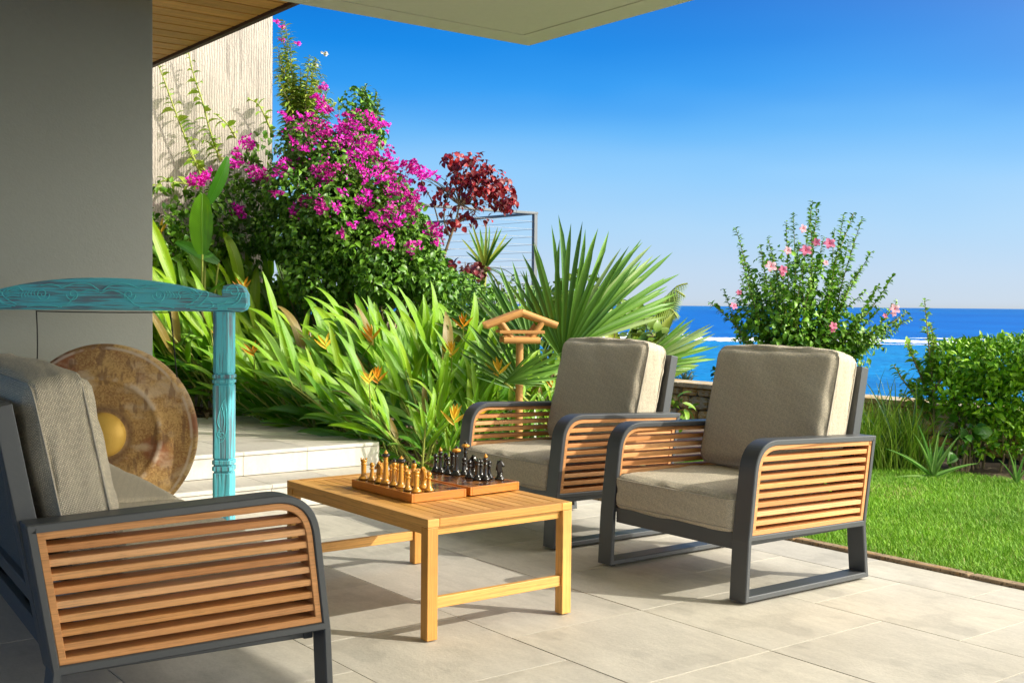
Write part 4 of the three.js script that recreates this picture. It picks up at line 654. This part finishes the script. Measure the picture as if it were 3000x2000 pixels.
{ // --- creeper on the concrete wall: two long shoots, shorter sprays and darker growth at the foot
  reseed(131);
  const o = thing('wall_creeper', 'climbing creeper with two long thin shoots rising up the combed concrete wall', 'creeper', V(0, 0, 0));
  const zW = -9.98, on = (px, py, off) => { const a = P(px, py, 1), d = a.clone().sub(V(0, CAM.h, 0)), t = (zW + off) / d.z; return V(0, CAM.h, 0).addScaledVector(d, t); };
  const sh = [], L = [], gc = [[.24, .46, .03], [.42, .56, .06]];
  for (const pts of [[[587, 515], [545, 410], [510, 320], [480, 235], [458, 178]], [[646, 475], [615, 385], [590, 290], [565, 215], [550, 148]], [[690, 405], [670, 370], [645, 345], [628, 332]], [[798, 395], [775, 340], [755, 305], [730, 290]], [[600, 500], [560, 455], [548, 420]], [[580, 545], [520, 535], [470, 532], [448, 560]], [[650, 470], [625, 430], [600, 410]]]) { const q = pts.map(([x, y]) => on(x, y, .11)); sh.push(tube(q, [.011, .005], 5, 24)); twigLeaves(q, .02, .034, .12, ...gc, L, .9, -.6); }
  leafMass('leaves', smallLeaf, LM.soft, L, o);
  mesh('shoot', sh, M.stem, o);
  const D = 10.9, low = [[520, 640, 11.5, 40, 25, .05, .8], [560, 590, 11.5, 50, 40, .06, .8], [500, 690, 11.3, 50, 30, .07, .7], [660, 540, 11.7, 50, 45, .07, .9], [720, 500, 11.8, 50, 50, .07, .9], [700, 600, 11.6, 55, 50, .08, .8], [760, 570, 11.7, 40, 50, .08, .9], [620, 640, 11.4, 55, 50, .08, .7], [760, 640, 11.4, 30, 60, .10, .7], [690, 690, 11.3, 60, 50, .09, .9], [480, 545, 11.5, 36, 14, .04, .8], [765, 430, 12.0, 40, 45, .06, .6], [720, 440, 11.9, 30, 40, .06, .6]];
  for (const b of low) b[2] = on(b[0], b[1], .20).dot(FWD); low.push(...[[480, 640, 44, 40], [540, 700, 50, 44], [600, 590, 50, 44], [650, 700, 55, 50], [720, 680, 55, 60], [770, 700, 40, 60], [640, 620, 50, 44], [740, 560, 40, 40], [500, 760, 50, 40], [700, 760, 70, 50]].map(([x, y, a, b]) => [x, y, on(x, y, .22).dot(FWD), a, b, .12, .8]));
  const mix = blobLeaves(low, 1350, .074, [.045, .15, .012], [.16, .34, .02]); leafMass('leaves', smallLeaf, LM.small, mix, o);
  const cl = [bractCluster(.08, 16), bractCluster(.055, 10)]; for (const [x, y, k] of [[560, 528, 0], [585, 522, 0], [605, 508, 0], [690, 450, 1], [710, 420, 1], [735, 430, 1], [725, 410, 1], [700, 475, 1], [740, 490, 0], [765, 520, 0], [690, 617, 0], [705, 620, 1], [575, 540, 1], [680, 480, 1]]) { const m = mesh('flower_cluster', cl[k], rnd() < .5 ? magenta : magenta2, o); m.position.copy(on(x, y, .30)); m.rotation.set(rr(-1, 1), rr(0, 6), rr(-1, 1)); }
}
{ // --- loose tall shrub behind the bougainvillea, and a darker one on the crest
  reseed(141);
  const base = P(880, 800, 11.8); base.y = 0;
  const o = thing('feathery_shrub', 'tall feathery yellow-green shrub against the sky beside the concrete wall edge', 'shrub', V(0, 0, 0)); const L = [], tw = [];
  const D = 11.2; for (const [x, y] of [[812, 68], [822, 120], [865, 140], [900, 165], [935, 165], [915, 200], [940, 215], [955, 255], [890, 230], [850, 230], [820, 215], [870, 280], [920, 280], [825, 290], [975, 300], [860, 185], [830, 165], [905, 320], [840, 330], [885, 190], [915, 240], [930, 190], [880, 255], [835, 255], [950, 290], [830, 105], [965, 275]]) { const q = branchPath(P(870 + rr(-25, 25), 470, D), P(x, y, D + rr(-.3, .3)), .08); tw.push(tube(q, [.009, .002], 5, 12)); twigLeaves(q, .2, .0085, .13, [.18, .34, .02], [.52, .58, .08], L, .9, -.5); }
  tw.push(tube([base, P(870, 470, D)], [.03, .012], 6, 6)); leafMass('foliage', thinLeaf, LM.soft, L, o); mesh('branch', tw, M.twig, o);
  const fl = [bractCluster(.035, 5)]; for (const [x, y] of [[806, 66], [822, 82], [822, 120], [868, 130], [948, 256]]) { const m = mesh('flower_cluster', fl[0], magenta2, o); m.position.copy(P(x, y, D - .1)); }
  const pw = std({ color: rgb(.62, .6, .52), roughness: .8, side: THREE.DoubleSide }); for (const [x, y] of [[947, 160], [918, 195]]) { const m = mesh('seed_head', fl[0], pw, o); m.position.copy(P(x, y, D - .1)); }
  const o2 = thing('olive_shrub', 'dark leafy shrub poking above the crest of the magenta bougainvillea', 'shrub', V(0, 0, 0)), L2 = [], t2 = [];
  for (const [x, y] of [[1078, 240], [1100, 262], [1050, 275], [1105, 300], [1070, 265], [1035, 300], [1090, 285], [1060, 300], [1010, 320], [1115, 325], [1080, 320]]) { const q = branchPath(P(1060 + rr(-20, 20), 430, 11), P(x, y, 11 + rr(-.15, .15)), .06); t2.push(tube(q, [.008, .002], 5, 10)); twigLeaves(q, .15, .010, .11, [.08, .20, .03], [.28, .40, .06], L2, .8); }
  leafMass('foliage', bladeGeo(1, .17, 4, ovate, .6, .3, 0, 1), LM.soft, L2, o2); mesh('branch', t2.concat([tube([P(1060, 800, 11).setY(0), P(1060, 430, 11)], [.03, .01], 6, 6)]), M.twig, o2);
}
{ // --- red-leaved tree
  reseed(151);
  const D = 12.6, o = thing('red_tree', 'small tree with dark red leaves rising over the cable railing', 'tree', V(0, 0, 0)), L = [], tw = [];
  const base = P(1275, 1000, D); base.y = -.05; const fork = P(1330, 665, D);
  tw.push(tube([base, P(1292, 790, D), P(1312, 715, D), fork], [.028, .014], 7, 14));
  const arms = [[[1330, 665], [1370, 630], [1405, 605]], [[1320, 700], [1300, 640], [1318, 560], [1340, 500]], [[1330, 665], [1345, 600], [1350, 540], [1360, 490]], [[1300, 720], [1270, 600], [1235, 530], [1222, 480]]];
  for (const a of arms) tw.push(tube(a.map(([x, y]) => P(x, y, D)), [.010, .004], 6, 12));
  const blobs = [[1330, 465, D, 36, 24, .22, 1.2], [1385, 490, D, 52, 42, .3, 1.3], [1430, 530, D, 55, 42, .3, 1.4], [1470, 570, D, 42, 40, .26, 1.3], [1400, 555, D, 60, 40, .3, 1.0], [1345, 520, D, 40, 30, .25, .8], [1320, 545, D, 34, 26, .2, .6], [1275, 570, D, 26, 26, .2, .5], [1215, 488, D, 20, 14, .15, .6], [1220, 520, D, 20, 18, .15, .5], [1350, 610, D, 70, 26, .25, .35], [1330, 650, D, 50, 26, .2, .25], [1490, 600, D, 26, 20, .2, 1.0], [1310, 660, D, 26, 20, .2, .4], [1410, 640, D, 40, 16, .2, .25]];
  leafMass('crown', roundLeaf, leafMat([1, 1, 1], .4, .25), blobLeaves(blobs, 620, .074, [.13, .008, .014], [.40, .015, .018], { droop: -.9 }), o);
  for (const b of blobs) for (let i = 0; i < 3; i++) tw.push(tube(branchPath(P(1345, 600, D), P(b[0] + rr(-20, 20), b[1] + rr(-15, 15), D), .08), [.006, .002], 5, 8));
  mesh('trunk', tw, M.trunk, o);
}
{ // --- cable railing of the upper terrace
  reseed(161);
  const c = P(1567, 628, 14), o = thing('cable_railing', 'grey steel railing frame with thin horizontal cables beyond the red tree', 'railing', V(c.x, 0, c.z)), yt = c.y, yb = 1.02;
  mesh('post', boxAt(0, (yt + yb) / 2, 0, .05, yt - yb, .05, .004, 'y'), M.steel, o);
  mesh('post', boxAt(-2.6, (yt + yb) / 2, 0, .05, yt - yb, .05, .004, 'y'), M.steel, o); mesh('post', boxAt(0, (yt + yb) / 2, -3.4, .05, yt - yb, .05, .004, 'y'), M.steel, o);
  mesh('top_rail', boxAt(-1.3, yt + .015, 0, 2.66, .03, .06, .004), M.steel, o); mesh('top_rail', boxAt(0, yt + .015, -1.73, .06, .03, 3.39, .004, 'z'), M.steel, o);
  for (let i = 0; i < 13; i++) { const y = yt - .085 - i * .093; mesh('cable', new THREE.CylinderGeometry(.0022, .0022, 2.56, 6).rotateZ(Math.PI / 2).translate(-1.3, y, .0), M.cable, o); mesh('cable', new THREE.CylinderGeometry(.0022, .0022, 3.36, 6).rotateX(Math.PI / 2).translate(0, y, -1.7), M.cable, o); }
  const dk = thing('upper_deck', 'low stone-faced platform carrying the cable railing behind the shrubs', 'platform', V(c.x, 0, c.z)); mesh('slab', boxAt(-1.5, .5, -1.7, 3.1, 1.02, 3.5, .02), M.stones[3], dk);
}
{ // --- spiky dracaena in front of the railing
  reseed(171);
  const D = 12.2, hub = P(1420, 785, D), o = thing('dracaena', 'spiky dracaena rosette with yellow-edged sword leaves before the cable railing', 'plant', hub);
  const g = bladeGeo(1, .048, 8, (t) => (t < .12 ? .5 + t * 4 : 1) * Math.pow(1 - t, .55), .25, .45, 0, 1), g2 = bladeGeo(1, .045, 8, (t) => Math.pow(1 - t, .5), 1.5, .4, 0, 1), m = [leafMat([.11, .26, .02], .4, .25), leafMat([.34, .40, .05], .4, .3), leafMat([.06, .17, .02], .4, .2)];
  const tips = [[1372, 665], [1385, 655], [1405, 660], [1425, 655], [1440, 655], [1460, 668], [1470, 660], [1490, 680], [1415, 690], [1455, 690], [1500, 695], [1350, 690], [1360, 730], [1395, 680], [1432, 670], [1480, 705]];
  tips.forEach(([x, y], i) => { const d = P(x, y, D + rr(-.25, .25)).sub(hub), q = mesh('leaf', g, m[i % 5 === 4 ? 2 : i % 2], o); q.quaternion.copy(frameTo(d, tv(rr(-.5, .5), .3, -1))); q.scale.setScalar(d.length()); });
  for (const [x, y] of [[1475, 830], [1500, 820], [1440, 850], [1395, 850], [1420, 860], [1365, 830], [1460, 860], [1510, 850]]) { const d = P(x, y - 40, D + rr(-.2, .2)).sub(hub), q = mesh('leaf', g2, m[Math.floor(rnd() * 3)], o); q.quaternion.copy(frameTo(d, UP)); q.scale.setScalar(.46); }
  mesh('trunk', tube([V(-.05, -hub.y, .02), V(-.03, -.35, 0), V(0, .03, 0)], [.045, .03], 8, 8), M.stem, o);
}
function bush(name, label, blobs, dens, size, ca, cb, leaf = smallLeaf, cat = 'bush', stems = 5, opt) {
  const o = thing(name, label, cat, V(0, 0, 0)); leafMass('foliage', leaf, LM.small, blobLeaves(blobs, dens, size, ca, cb, opt), o);
  const tw = []; for (let i = 0; i < stems * 2; i++) { const b = blobs[i % blobs.length], c = P(b[0] + rr(-.5, .5) * b[3], b[1], b[2]), a = P(b[0] + rr(-.4, .4) * b[3], b[1], b[2]); a.y = opt?.ground ?? 0; tw.push(tube(branchPath(a, c, .03), [.012, .004], 5, 8)); }
  mesh('stem', tw, M.twig, o); return o;
}
reseed(181);
bush('leafy_bush', 'fresh green leafy bush spreading below the bougainvillea and dracaena', [[1330, 840, 11.4, 70, 45, .4], [1270, 880, 10.9, 80, 50, .45], [1400, 880, 11, 70, 45, .4, .8], [1180, 880, 10.8, 80, 60, .4], [1060, 910, 10.7, 90, 60, .4, .9], [940, 900, 10.7, 90, 60, .4, .9], [850, 860, 10.8, 60, 70, .3, .8], [1340, 950, 10.6, 110, 50, .4, .7]], 2300, .07, [.06, .18, .012], [.17, .34, .025]);
bush('maroon_shrub', 'low shrub with maroon leaves under the red tree', [[1345, 790, 12.2, 60, 22, .3, 1], [1400, 790, 12.1, 26, 16, .2, 1.2], [1300, 800, 12.2, 40, 24, .3, .7]], 700, .08, [.11, .03, .03], [.24, .02, .03], roundLeaf);
bush('airy_bush', 'thin airy green bush before the foot of the cable railing', [[1490, 850, 12.4, 50, 40, .3, .3], [1540, 870, 12.4, 50, 40, .3, .4], [1450, 880, 12.3, 60, 30, .3, .5]], 1800, .055, [.09, .20, .03], [.20, .30, .05]);

{ // --- fan palm: fronds of narrow pleated segments
  reseed(191);
  const trunkAt = P(1650, 1110, 8.7); trunkAt.y = 0; const o = thing('fan_palm', 'young fan palm with large pleated green fronds behind the armchairs', 'palm', trunkAt);
  const seg = [0, 1, 2].map((i) => bladeGeo(1, .030 + .003 * i, 7, (t) => (.28 + 1.5 * t) * (t < .5 ? 1 : 1) * Math.pow(Math.max(0, 1 - t), .62) + .012, .10 + .16 * i, .75, 0, 1)), pm = [leafMat([.12, .27, .035], .38, .22), leafMat([.18, .36, .05], .38, .25), leafMat([.30, .42, .14], .4, .28), leafMat([.07, .18, .03], .38, .18)];
  // hub pixel, distance, first and last direction (degrees clockwise from up), length in m, segments, tilt of the fan out of the view plane, tones
  const fronds = [[1648, 1052, 8.2, -34, 46, .98, 21, -.25, [0, 0, 1, 3]], [1645, 1020, 8.9, 30, 72, 1.22, 15, .35, [1, 2, 2, 0]], [1600, 1085, 8.8, -84, -34, .98, 17, .3, [0, 1, 2, 3]], [1850, 1085, 8.9, 42, 92, .72, 16, .1, [1, 2, 2, 1]], [1478, 1120, 7.9, 38, 94, .46, 12, -.3, [1, 0, 1]], [1570, 1060, 9.2, -40, 10, .95, 13, .5, [0, 3, 1]], [1660, 1070, 8.6, -120, -92, .62, 7, .2, [1, 0]], [1540, 1150, 8.3, -70, -20, .62, 12, -.2, [1, 0, 3]]];
  for (const [x, y, D, a0, a1, L, n0, tilt, tones] of fronds) { const n = n0 + 4;
    const h = P(x, y, D), f = new THREE.Group(); f.name = 'frond'; f.position.copy(h).sub(o.position); o.add(f);
    for (let i = 0; i < n; i++) {
      const t = n > 1 ? i / (n - 1) : .5, a = (a0 + (a1 - a0) * t + rr(-2.6, 2.6)) * D2R, mid = 1 - Math.pow(Math.abs(t - .5) * 2, 2) * .22;
      const d = tv(Math.sin(a), Math.cos(a), tilt * Math.cos(a) + (t - .5) * .5 + (i % 2 ? .05 : -.05)).normalize(), s = L * mid * rr(.82, 1.06);
      const m = mesh('segment', seg[i % 3], pm[tones[Math.floor(rnd() * tones.length)]], f); m.quaternion.copy(frameTo(d, tv((i % 2 ? .5 : -.5) * .6 + rr(-.15, .15), .25, -1))); m.scale.set(s * 1.1, s, s);
    }
    const b = V(rr(-.05, .05), .15, rr(-.05, .05)).sub(f.position); mesh('petiole', tube([b, b.clone().multiplyScalar(.45).add(V(0, .06, 0)), V(0, 0, 0)], [.014, .009], 6, 8), M.stem, f);
  }
  mesh('trunk', tube([V(0, -.03, 0), V(.01, .1, 0), V(0, .25, 0)], [.07, .05], 9, 4), M.trunk, o);
}
function strapPlant(name, label, cat, base, blades, mats, W = .02) { const o = thing(name, label, cat, base); const g = bladeGeo(1, W, 7, (t) => Math.pow(1 - t, .6) * (t < .1 ? .7 + 3 * t : 1), .5, .5, 0, 1); blades.forEach(([dx, dy, dz, L], i) => { const m = mesh('leaf', g, mats[i % mats.length], o); m.quaternion.copy(frameTo(tv(dx, dy, dz), tv(-dx * .6, .4, -1))); m.scale.setScalar(L); m.position.set(rr(-.04, .04), 0, rr(-.04, .04)); }); return o; }
reseed(201);
{ const ms = [leafMat([.16, .30, .03], .4, .3), leafMat([.26, .36, .05], .4, .3)];
  strapPlant('sword_plant', 'slender yellow-green sword-leaved plant left of the fan palm', 'plant', P(1545, 1000, 9.6).setY(.4), [[-.22, 1, 0, .95], [.12, 1, .1, .85], [0, 1, -.1, .75], [-.1, 1, .1, .8], [.25, 1, 0, .6], [-.35, 1, 0, .6], [.05, 1, .2, .9]], ms, .028); }

{ // --- hibiscus
  reseed(211);
  const D = 10.2, base = P(2330, 1250, D); base.y = 0; const o = thing('hibiscus', 'tall hibiscus shrub with pink flowers standing against the sea', 'shrub', V(0, 0, 0)), L = [], tw = [];
  const q2 = (x, y) => [2000 + x / 2.24, 560 + y / 2.24];
  const tips = [[350, 240], [380, 420], [430, 470], [510, 350], [560, 300], [600, 420], [680, 200], [730, 145], [760, 330], [840, 120], [855, 70], [885, 90], [930, 300], [1000, 250], [1060, 150], [1125, 140], [1180, 175], [1090, 330], [1040, 420], [1240, 400], [1180, 500], [1120, 560], [1385, 555], [1290, 620], [1200, 660], [1410, 725], [1300, 770], [1200, 800], [1480, 790], [1440, 870], [1340, 900], [1500, 830], [270, 645], [350, 700], [180, 730], [420, 800], [380, 560], [480, 620], [560, 560], [660, 520], [800, 450], [900, 430], [330, 970], [1330, 1030], [1240, 1000], [1150, 900], [700, 600], [780, 640], [960, 560], [860, 600], [1040, 650]];
  for (const [x, y] of tips) { const [px, py] = q2(x, y), e = P(px, py, D + rr(-.55, .55)), s = base.clone().add(V(rr(-.3, .3), 0, rr(-.3, .3))); const lowE = P(px * .45 + 2330 * .55, 1010 + rr(-30, 60), D + rr(-.3, .3)); const pts = [s, lowE, lowE.clone().lerp(e, .5).add(randDir().multiplyScalar(.05)), e]; tw.push(tube(pts, [.010, .002], 5, 16)); twigLeaves(pts, .30, .0095, .078, [.08, .23, .015], [.27, .50, .03], L, 1.0); }
  const fill = blobLeaves([[2320, 830, D, 110, 110, .5, .55], [2300, 950, D, 140, 90, .55, .9], [2400, 980, D, 110, 70, .5, .8], [2240, 900, D, 80, 90, .4, .6], [2330, 1060, D, 190, 70, .5, 1], [2500, 1050, D, 50, 40, .3, .6]], 1000, .066, [.055, .19, .012], [.23, .46, .025]);
  leafMass('foliage', smallLeaf, LM.small, L.concat(fill), o); mesh('branch', tw, M.twig, o);
  const petalG = bladeGeo(1, .34, 5, (t) => Math.pow(Math.sin(Math.PI * Math.min(1, t * .85 + .05)), .8), .9, .15, .08, 2), pk = leafMat([.78, .20, .33], .6, .35), rd = std({ color: rgb(.55, .03, .06), roughness: .6 }), pal = leafMat([.85, .45, .50], .6, .35);
  for (const [x, y, s, k] of [[810, 390, 1, 0], [965, 345, 1, 0], [880, 335, .7, 0], [580, 495, 1, 1], [660, 515, .75, 0], [655, 540, .5, 0], [790, 245, .7, 1], [335, 755, .65, 0], [370, 665, .5, 0], [1393, 775, .9, 2], [1385, 800, .6, 2], [990, 885, .7, 0], [985, 910, .5, 0], [690, 390, .7, 1], [940, 470, .5, 1], [1330, 818, .45, 0]]) {
    const [px, py] = q2(x, y), f = new THREE.Group(); f.name = 'flower'; f.position.copy(P(px, py, D - .58)); o.add(f); f.quaternion.copy(frameTo(tv(rr(-.6, .5), rr(-.1, .7), -1), UP)); f.scale.setScalar(s * .056);
    for (let i = 0; i < 5; i++) { const a = i / 5 * 6.283, d = V(Math.cos(a), .55, Math.sin(a)), m = mesh('petal', petalG, k === 2 ? pal : k ? pal : pk, f); m.quaternion.copy(frameTo(d, UP)); }
    mesh('eye', [new THREE.SphereGeometry(.16, 8, 6).scale(1, .6, 1), tube([V(0, 0, 0), V(.05, .9, .05)], [.05, .03], 5, 3)], rd, f);
  }
}
{ // --- stone garden wall along the far side of the garden
  reseed(221);
  const X = 8.92, o = thing('stone_wall', 'low rubble stone wall with pale coping between garden and sea', 'wall', V(X, 0, 0)), z0 = -13.2, z1 = 1.0, hw = .365;
  mesh('core', boxAt(.14, hw / 2 - .03, (z0 + z1) / 2, .22, hw + .02, z1 - z0, .004, 'z'), M.mortar, o);
  const variants = []; for (let i = 0; i < 10; i++) { const g = new THREE.IcosahedronGeometry(.5, 1), p = g.attributes.position; for (let k = 0; k < p.count; k++) { const x = p.getX(k), y = p.getY(k), z = p.getZ(k), n = 1 + .30 * (fbm(x * .5 + .5 + i * .1, y * .5 + z * .3 + .5, 8, 8, 2, 500 + i) - .5); const sq = (v) => Math.sign(v) * Math.pow(Math.abs(v) * 2, .5) / 2; p.setXYZ(k, sq(x) * n, sq(y) * n, sq(z) * n); } g.computeVertexNormals(); variants.push(uvMetres(g)); }
  let y = .0, row = 0; while (y < hw - .03) { const h = Math.min(rr(.11, .17), hw - y); for (let z = z0; z < z1;) { const l = rr(.12, .30); if (z > -9.6 && z < -3.8) { const m = mesh('stone', variants[Math.floor(rnd() * 10)], M.stones[Math.floor(rnd() * 5)], o, V(.055 + rr(-.008, .008), y + h / 2, z + l / 2)); m.scale.set(.15, h * .97, l * .97); m.rotation.x = rr(-.05, .05); } z += l; } y += h; row++; }
  for (let z = z0; z < z1; z += .75) mesh('coping_stone', boxAt(.14, hw + .028, z + .375, .36, .05, .742, .008, 'z'), M.coping, o);
}
// --- hedge, sapling, grass clump and aloes at the right
reseed(231);
{
  const hb = [[2810, 1060, 9.0, 80, 60, .35, 1.1], [2900, 1080, 8.9, 90, 80, .4, 1.1], [2990, 1060, 8.8, 90, 75, .4, 1.1], [3080, 1080, 8.7, 90, 90, .4], [2780, 1140, 9.0, 80, 70, .35, .8], [2880, 1170, 8.9, 90, 70, .35, .6], [2990, 1180, 8.8, 90, 90, .35, .7], [2960, 1270, 8.7, 80, 60, .3, .6], [3060, 1250, 8.7, 90, 90, .35, .6], [2850, 1290, 8.8, 60, 50, .25, .4]];
  bush('hedge', 'dense clipped green hedge at the right edge before the sea', hb, 4600, .066, [.09, .28, .010], [.36, .62, .02], bladeGeo(1, .20, 4, ovate, .6, .3, 0, 1), 'hedge', 8, { droop: .35 });
  bush('leafy_shrub', 'broad-leaved green shrub low in the bed under the hedge', [[2830, 1260, 8.7, 40, 30, .2, .6], [2790, 1300, 8.7, 50, 40, .22, .5]], 500, .11, [.03, .12, .012], [.09, .25, .02], roundLeaf);
  const o = thing('sapling', 'slim upright sapling with small leaves rising above the hedge left end', 'sapling', V(0, 0, 0)), L = [], tw = [], D = 9.0, b = P(2738, 1335, D);
  b.y = 0; for (const pts of [[[2738, 1300], [2735, 1150], [2722, 1010], [2710, 880]], [[2735, 1180], [2690, 1080], [2655, 1000]], [[2730, 1120], [2735, 1000], [2728, 950]], [[2735, 1200], [2660, 1130], [2620, 1070]], [[2735, 1150], [2780, 1070], [2790, 1040]], [[2738, 1240], [2680, 1180], [2640, 1150]]]) { const q = pts.map(([x, y]) => P(x, y, D + rr(-.1, .1))); if (pts[0][1] === 1300) q.unshift(b); tw.push(tube(q, [.013, .003], 6, 14)); twigLeaves(q, .25, .011, .09, [.13, .34, .02], [.38, .58, .04], L, 1); }
  leafMass('foliage', smallLeaf, LM.soft, L, o); mesh('trunk', tw, M.trunk, o);
  // tall grass clump: nobody could count the blades
  const gl = [], gb = bladeGeo(1, .012, 6, (t) => Math.pow(1 - t, .6), .8, .4, 0, 1); const c0 = P(2578, 1335, 9.0); c0.y = 0;
  for (let i = 0; i < 1100; i++) { const d = tv(rr(-.35, .35), 1, rr(-.35, .35)); gl.push({ p: c0.clone().add(tv(rr(-.26, .30), 0, rr(-.3, .3))), d, n: randDir().add(UP), s: rr(.28, .60) * (rnd() < .05 ? 1.4 : 1), c: tone([.16, .34, .02], [.42, .56, .06]) }); }
  const gt = thing('grass_clump', 'tall clump of ornamental grass right behind the sunlit armchair', 'grass clump', V(0, 0, 0)); leafMass('blades', gb, LM.soft, gl, gt);
  const dk = [leafMat([.035, .11, .02], .35, .15), leafMat([.06, .17, .02], .35, .2)];
  strapPlant('iris_plant', 'dark strap-leaved plant between grass clump and aloe', 'plant', P(2640, 1345, 8.8).setY(0), [[-.35, 1, 0, .78], [-.15, 1, 0, .7], [.12, 1, -.1, .72], [.3, 1, 0, .6], [-.5, 1, .1, .6], [0, 1, .1, .55], [.45, 1, 0, .5], [-.62, 1, 0, .82]], dk, .022);
  const am = [leafMat([.20, .40, .08], .4, .15), leafMat([.30, .48, .13], .4, .15)];
  const aloeG = (() => { const g = bladeGeo(1, .062, 8, (t) => Math.pow(1 - t, .8), .35, 1.0, 0, 2), h = bladeGeo(1, .062, 8, (t) => Math.pow(1 - t, .8), .35, .25, 0, 2); return merge([g, h]); })();
  const aloe = (label, base, list) => { const o = thing('aloe', label, 'aloe', base); list.forEach(([dx, dy, dz, L], i) => { const m = mesh('leaf', aloeG, am[i % 2], o); m.quaternion.copy(frameTo(tv(dx, dy, dz), tv(-dx, .9, -.6))); m.scale.setScalar(L); }); };
  aloe('large spiky aloe with wide-spread pale leaves at the lawn edge', P(2733, 1362, 8.35).setY(0), [[-1, .80, -.1, .42], [-.30, 1, 0, .36], [-.16, 1, .1, .42], [.12, 1, 0, .36], [.30, 1, .05, .36], [.42, .9, -.1, .38], [1, .48, -.1, .36], [-1, .14, -.2, .30], [-1, .05, -.5, .26], [.9, -.02, -.6, .34], [.05, 1, .3, .3], [-.6, .7, .5, .3]]);
  aloe('small aloe with few upright leaves at the right picture edge', P(2978, 1400, 8.1).setY(0), [[-.55, 1, 0, .22], [-.15, 1, 0, .26], [.25, 1, 0, .25], [.55, .9, 0, .22], [.1, 1, .3, .2]]);
}
// --- beyond the garden wall
reseed(241);
bush('coastal_tree', 'dark round tree top beyond the stone wall between the armchairs', [[2160, 1075, 30, 50, 36, .5, 1], [2120, 1095, 30, 34, 28, .4, 1], [2190, 1110, 30, 60, 40, .5, 1]], 160, .14, [.02, .07, .015], [.07, .14, .02], smallLeaf, 'tree', 3, { ground: -6 });
{ const D = 34, o = thing('casuarina', 'small feathery blue-green tree top just over the stone wall', 'tree', V(0, 0, 0)), L = [], tw = []; for (const [x, y] of [[2010, 1075], [1995, 1090], [2025, 1088], [1985, 1105], [2035, 1100], [2005, 1095], [2020, 1108], [1975, 1115]]) { const q = branchPath(P(2008, 1135, D), P(x, y, D), .05); tw.push(tube(q, [.03, .01], 5, 6)); twigLeaves(q, .1, .018, .28, [.06, .16, .10], [.12, .24, .14], L, .6); } leafMass('foliage', bladeGeo(1, .06, 3, ovate, .4, .3, 0, 1), LM.soft, L, o); tw.push(tube([P(2008, 1135, D).setY(-8), P(2008, 1135, D)], [.1, .05], 6, 4)); mesh('trunk', tw, M.trunk, o); }
{ const D = 17, hub = P(1905, 975, D), o = thing('coconut_palm', 'yellow-green coconut palm crown behind the fan palm', 'palm', hub), ms = [leafMat([.22, .32, .03], .5, .3), leafMat([.14, .25, .03], .5, .3)], lf = bladeGeo(1, .05, 4, (t) => Math.pow(1 - t, .6), .6, .4, 0, 1);
  for (const pts of [[[1905, 975], [1935, 900], [1975, 850], [2008, 868]], [[1905, 975], [1950, 880], [1985, 838], [2015, 830]], [[1905, 975], [1880, 900], [1850, 880], [1830, 900]], [[1905, 975], [1930, 920], [1965, 905], [1985, 930]]]) { const fr = new THREE.Group(); fr.name = 'frond'; o.add(fr); const c = new THREE.CatmullRomCurve3(pts.map(([x, y]) => P(x, y, D).sub(hub))); mesh('rachis', new THREE.TubeGeometry(c, 12, .012, 5), M.stem, fr); const parts = []; for (let i = 2; i < 26; i++) for (const s of [-1, 1]) { const p = c.getPointAt(i / 26), t = c.getTangentAt(i / 26), g = lf.clone(); const L = .34 * Math.sin(Math.PI * (i / 26) ** .7) + .06; g.scale(L, L, L); g.applyQuaternion(frameTo(t.clone().multiplyScalar(.6).add(tv(s * .5, -.55, s * .3)), tv(0, .6, -1))); g.translate(p.x, p.y, p.z); parts.push(g); } mesh('leaflets', parts, ms[rnd() < .6 ? 0 : 1], fr); }
  mesh('trunk', tube([V(0, -6, 0), V(0, -3, 0), V(0, 0, 0)], [.14, .09], 8, 6), M.trunk, o);
  strapPlant('banana_plant', 'yellow-green broad banana leaves between the fan palm and the sea', 'plant', P(1850, 1010, 13).setY(.2), [[-.3, 1, 0, 1.15], [.1, 1, 0, 1.2], [.4, 1, 0, 1.1], [.9, .9, 0, 1.05], [-.6, 1, 0, 1.0], [1.3, .8, .1, .9]], [leafMat([.34, .36, .03], .45, .35, true), leafMat([.24, .34, .03], .45, .35, true)], .14); }
bush('green_shrub', 'rounded green shrub glimpsed through the fan palm fronds', [[1700, 860, 12.5, 80, 60, .4, .5], [1780, 900, 12.5, 70, 50, .4, .6], [1620, 900, 12.5, 70, 60, .4, .5], [1900, 1000, 12.3, 70, 40, .4, .8], [1600, 1010, 12, 70, 80, .4, .8], [1500, 960, 12, 60, 60, .4, .8]], 600, .12, [.08, .19, .02], [.24, .34, .04], roundLeaf, 'shrub');
bush('bed_undergrowth', 'low green undergrowth in the bed behind the middle armchair', [[1480, 1200, 8.4, 120, 60, .4, .6], [1620, 1210, 8.5, 120, 60, .4, .6], [1800, 1180, 8.8, 120, 50, .4, .5], [1950, 1190, 9.2, 80, 40, .35, .5]], 500, .14, [.08, .22, .015], [.24, .40, .03], bladeGeo(1, .14, 5, lance, .8, .3, 0, 1), 'ground cover', 4).userData.kind = 'stuff';
//@@OBJECTS
renderer.render(scene, camera);
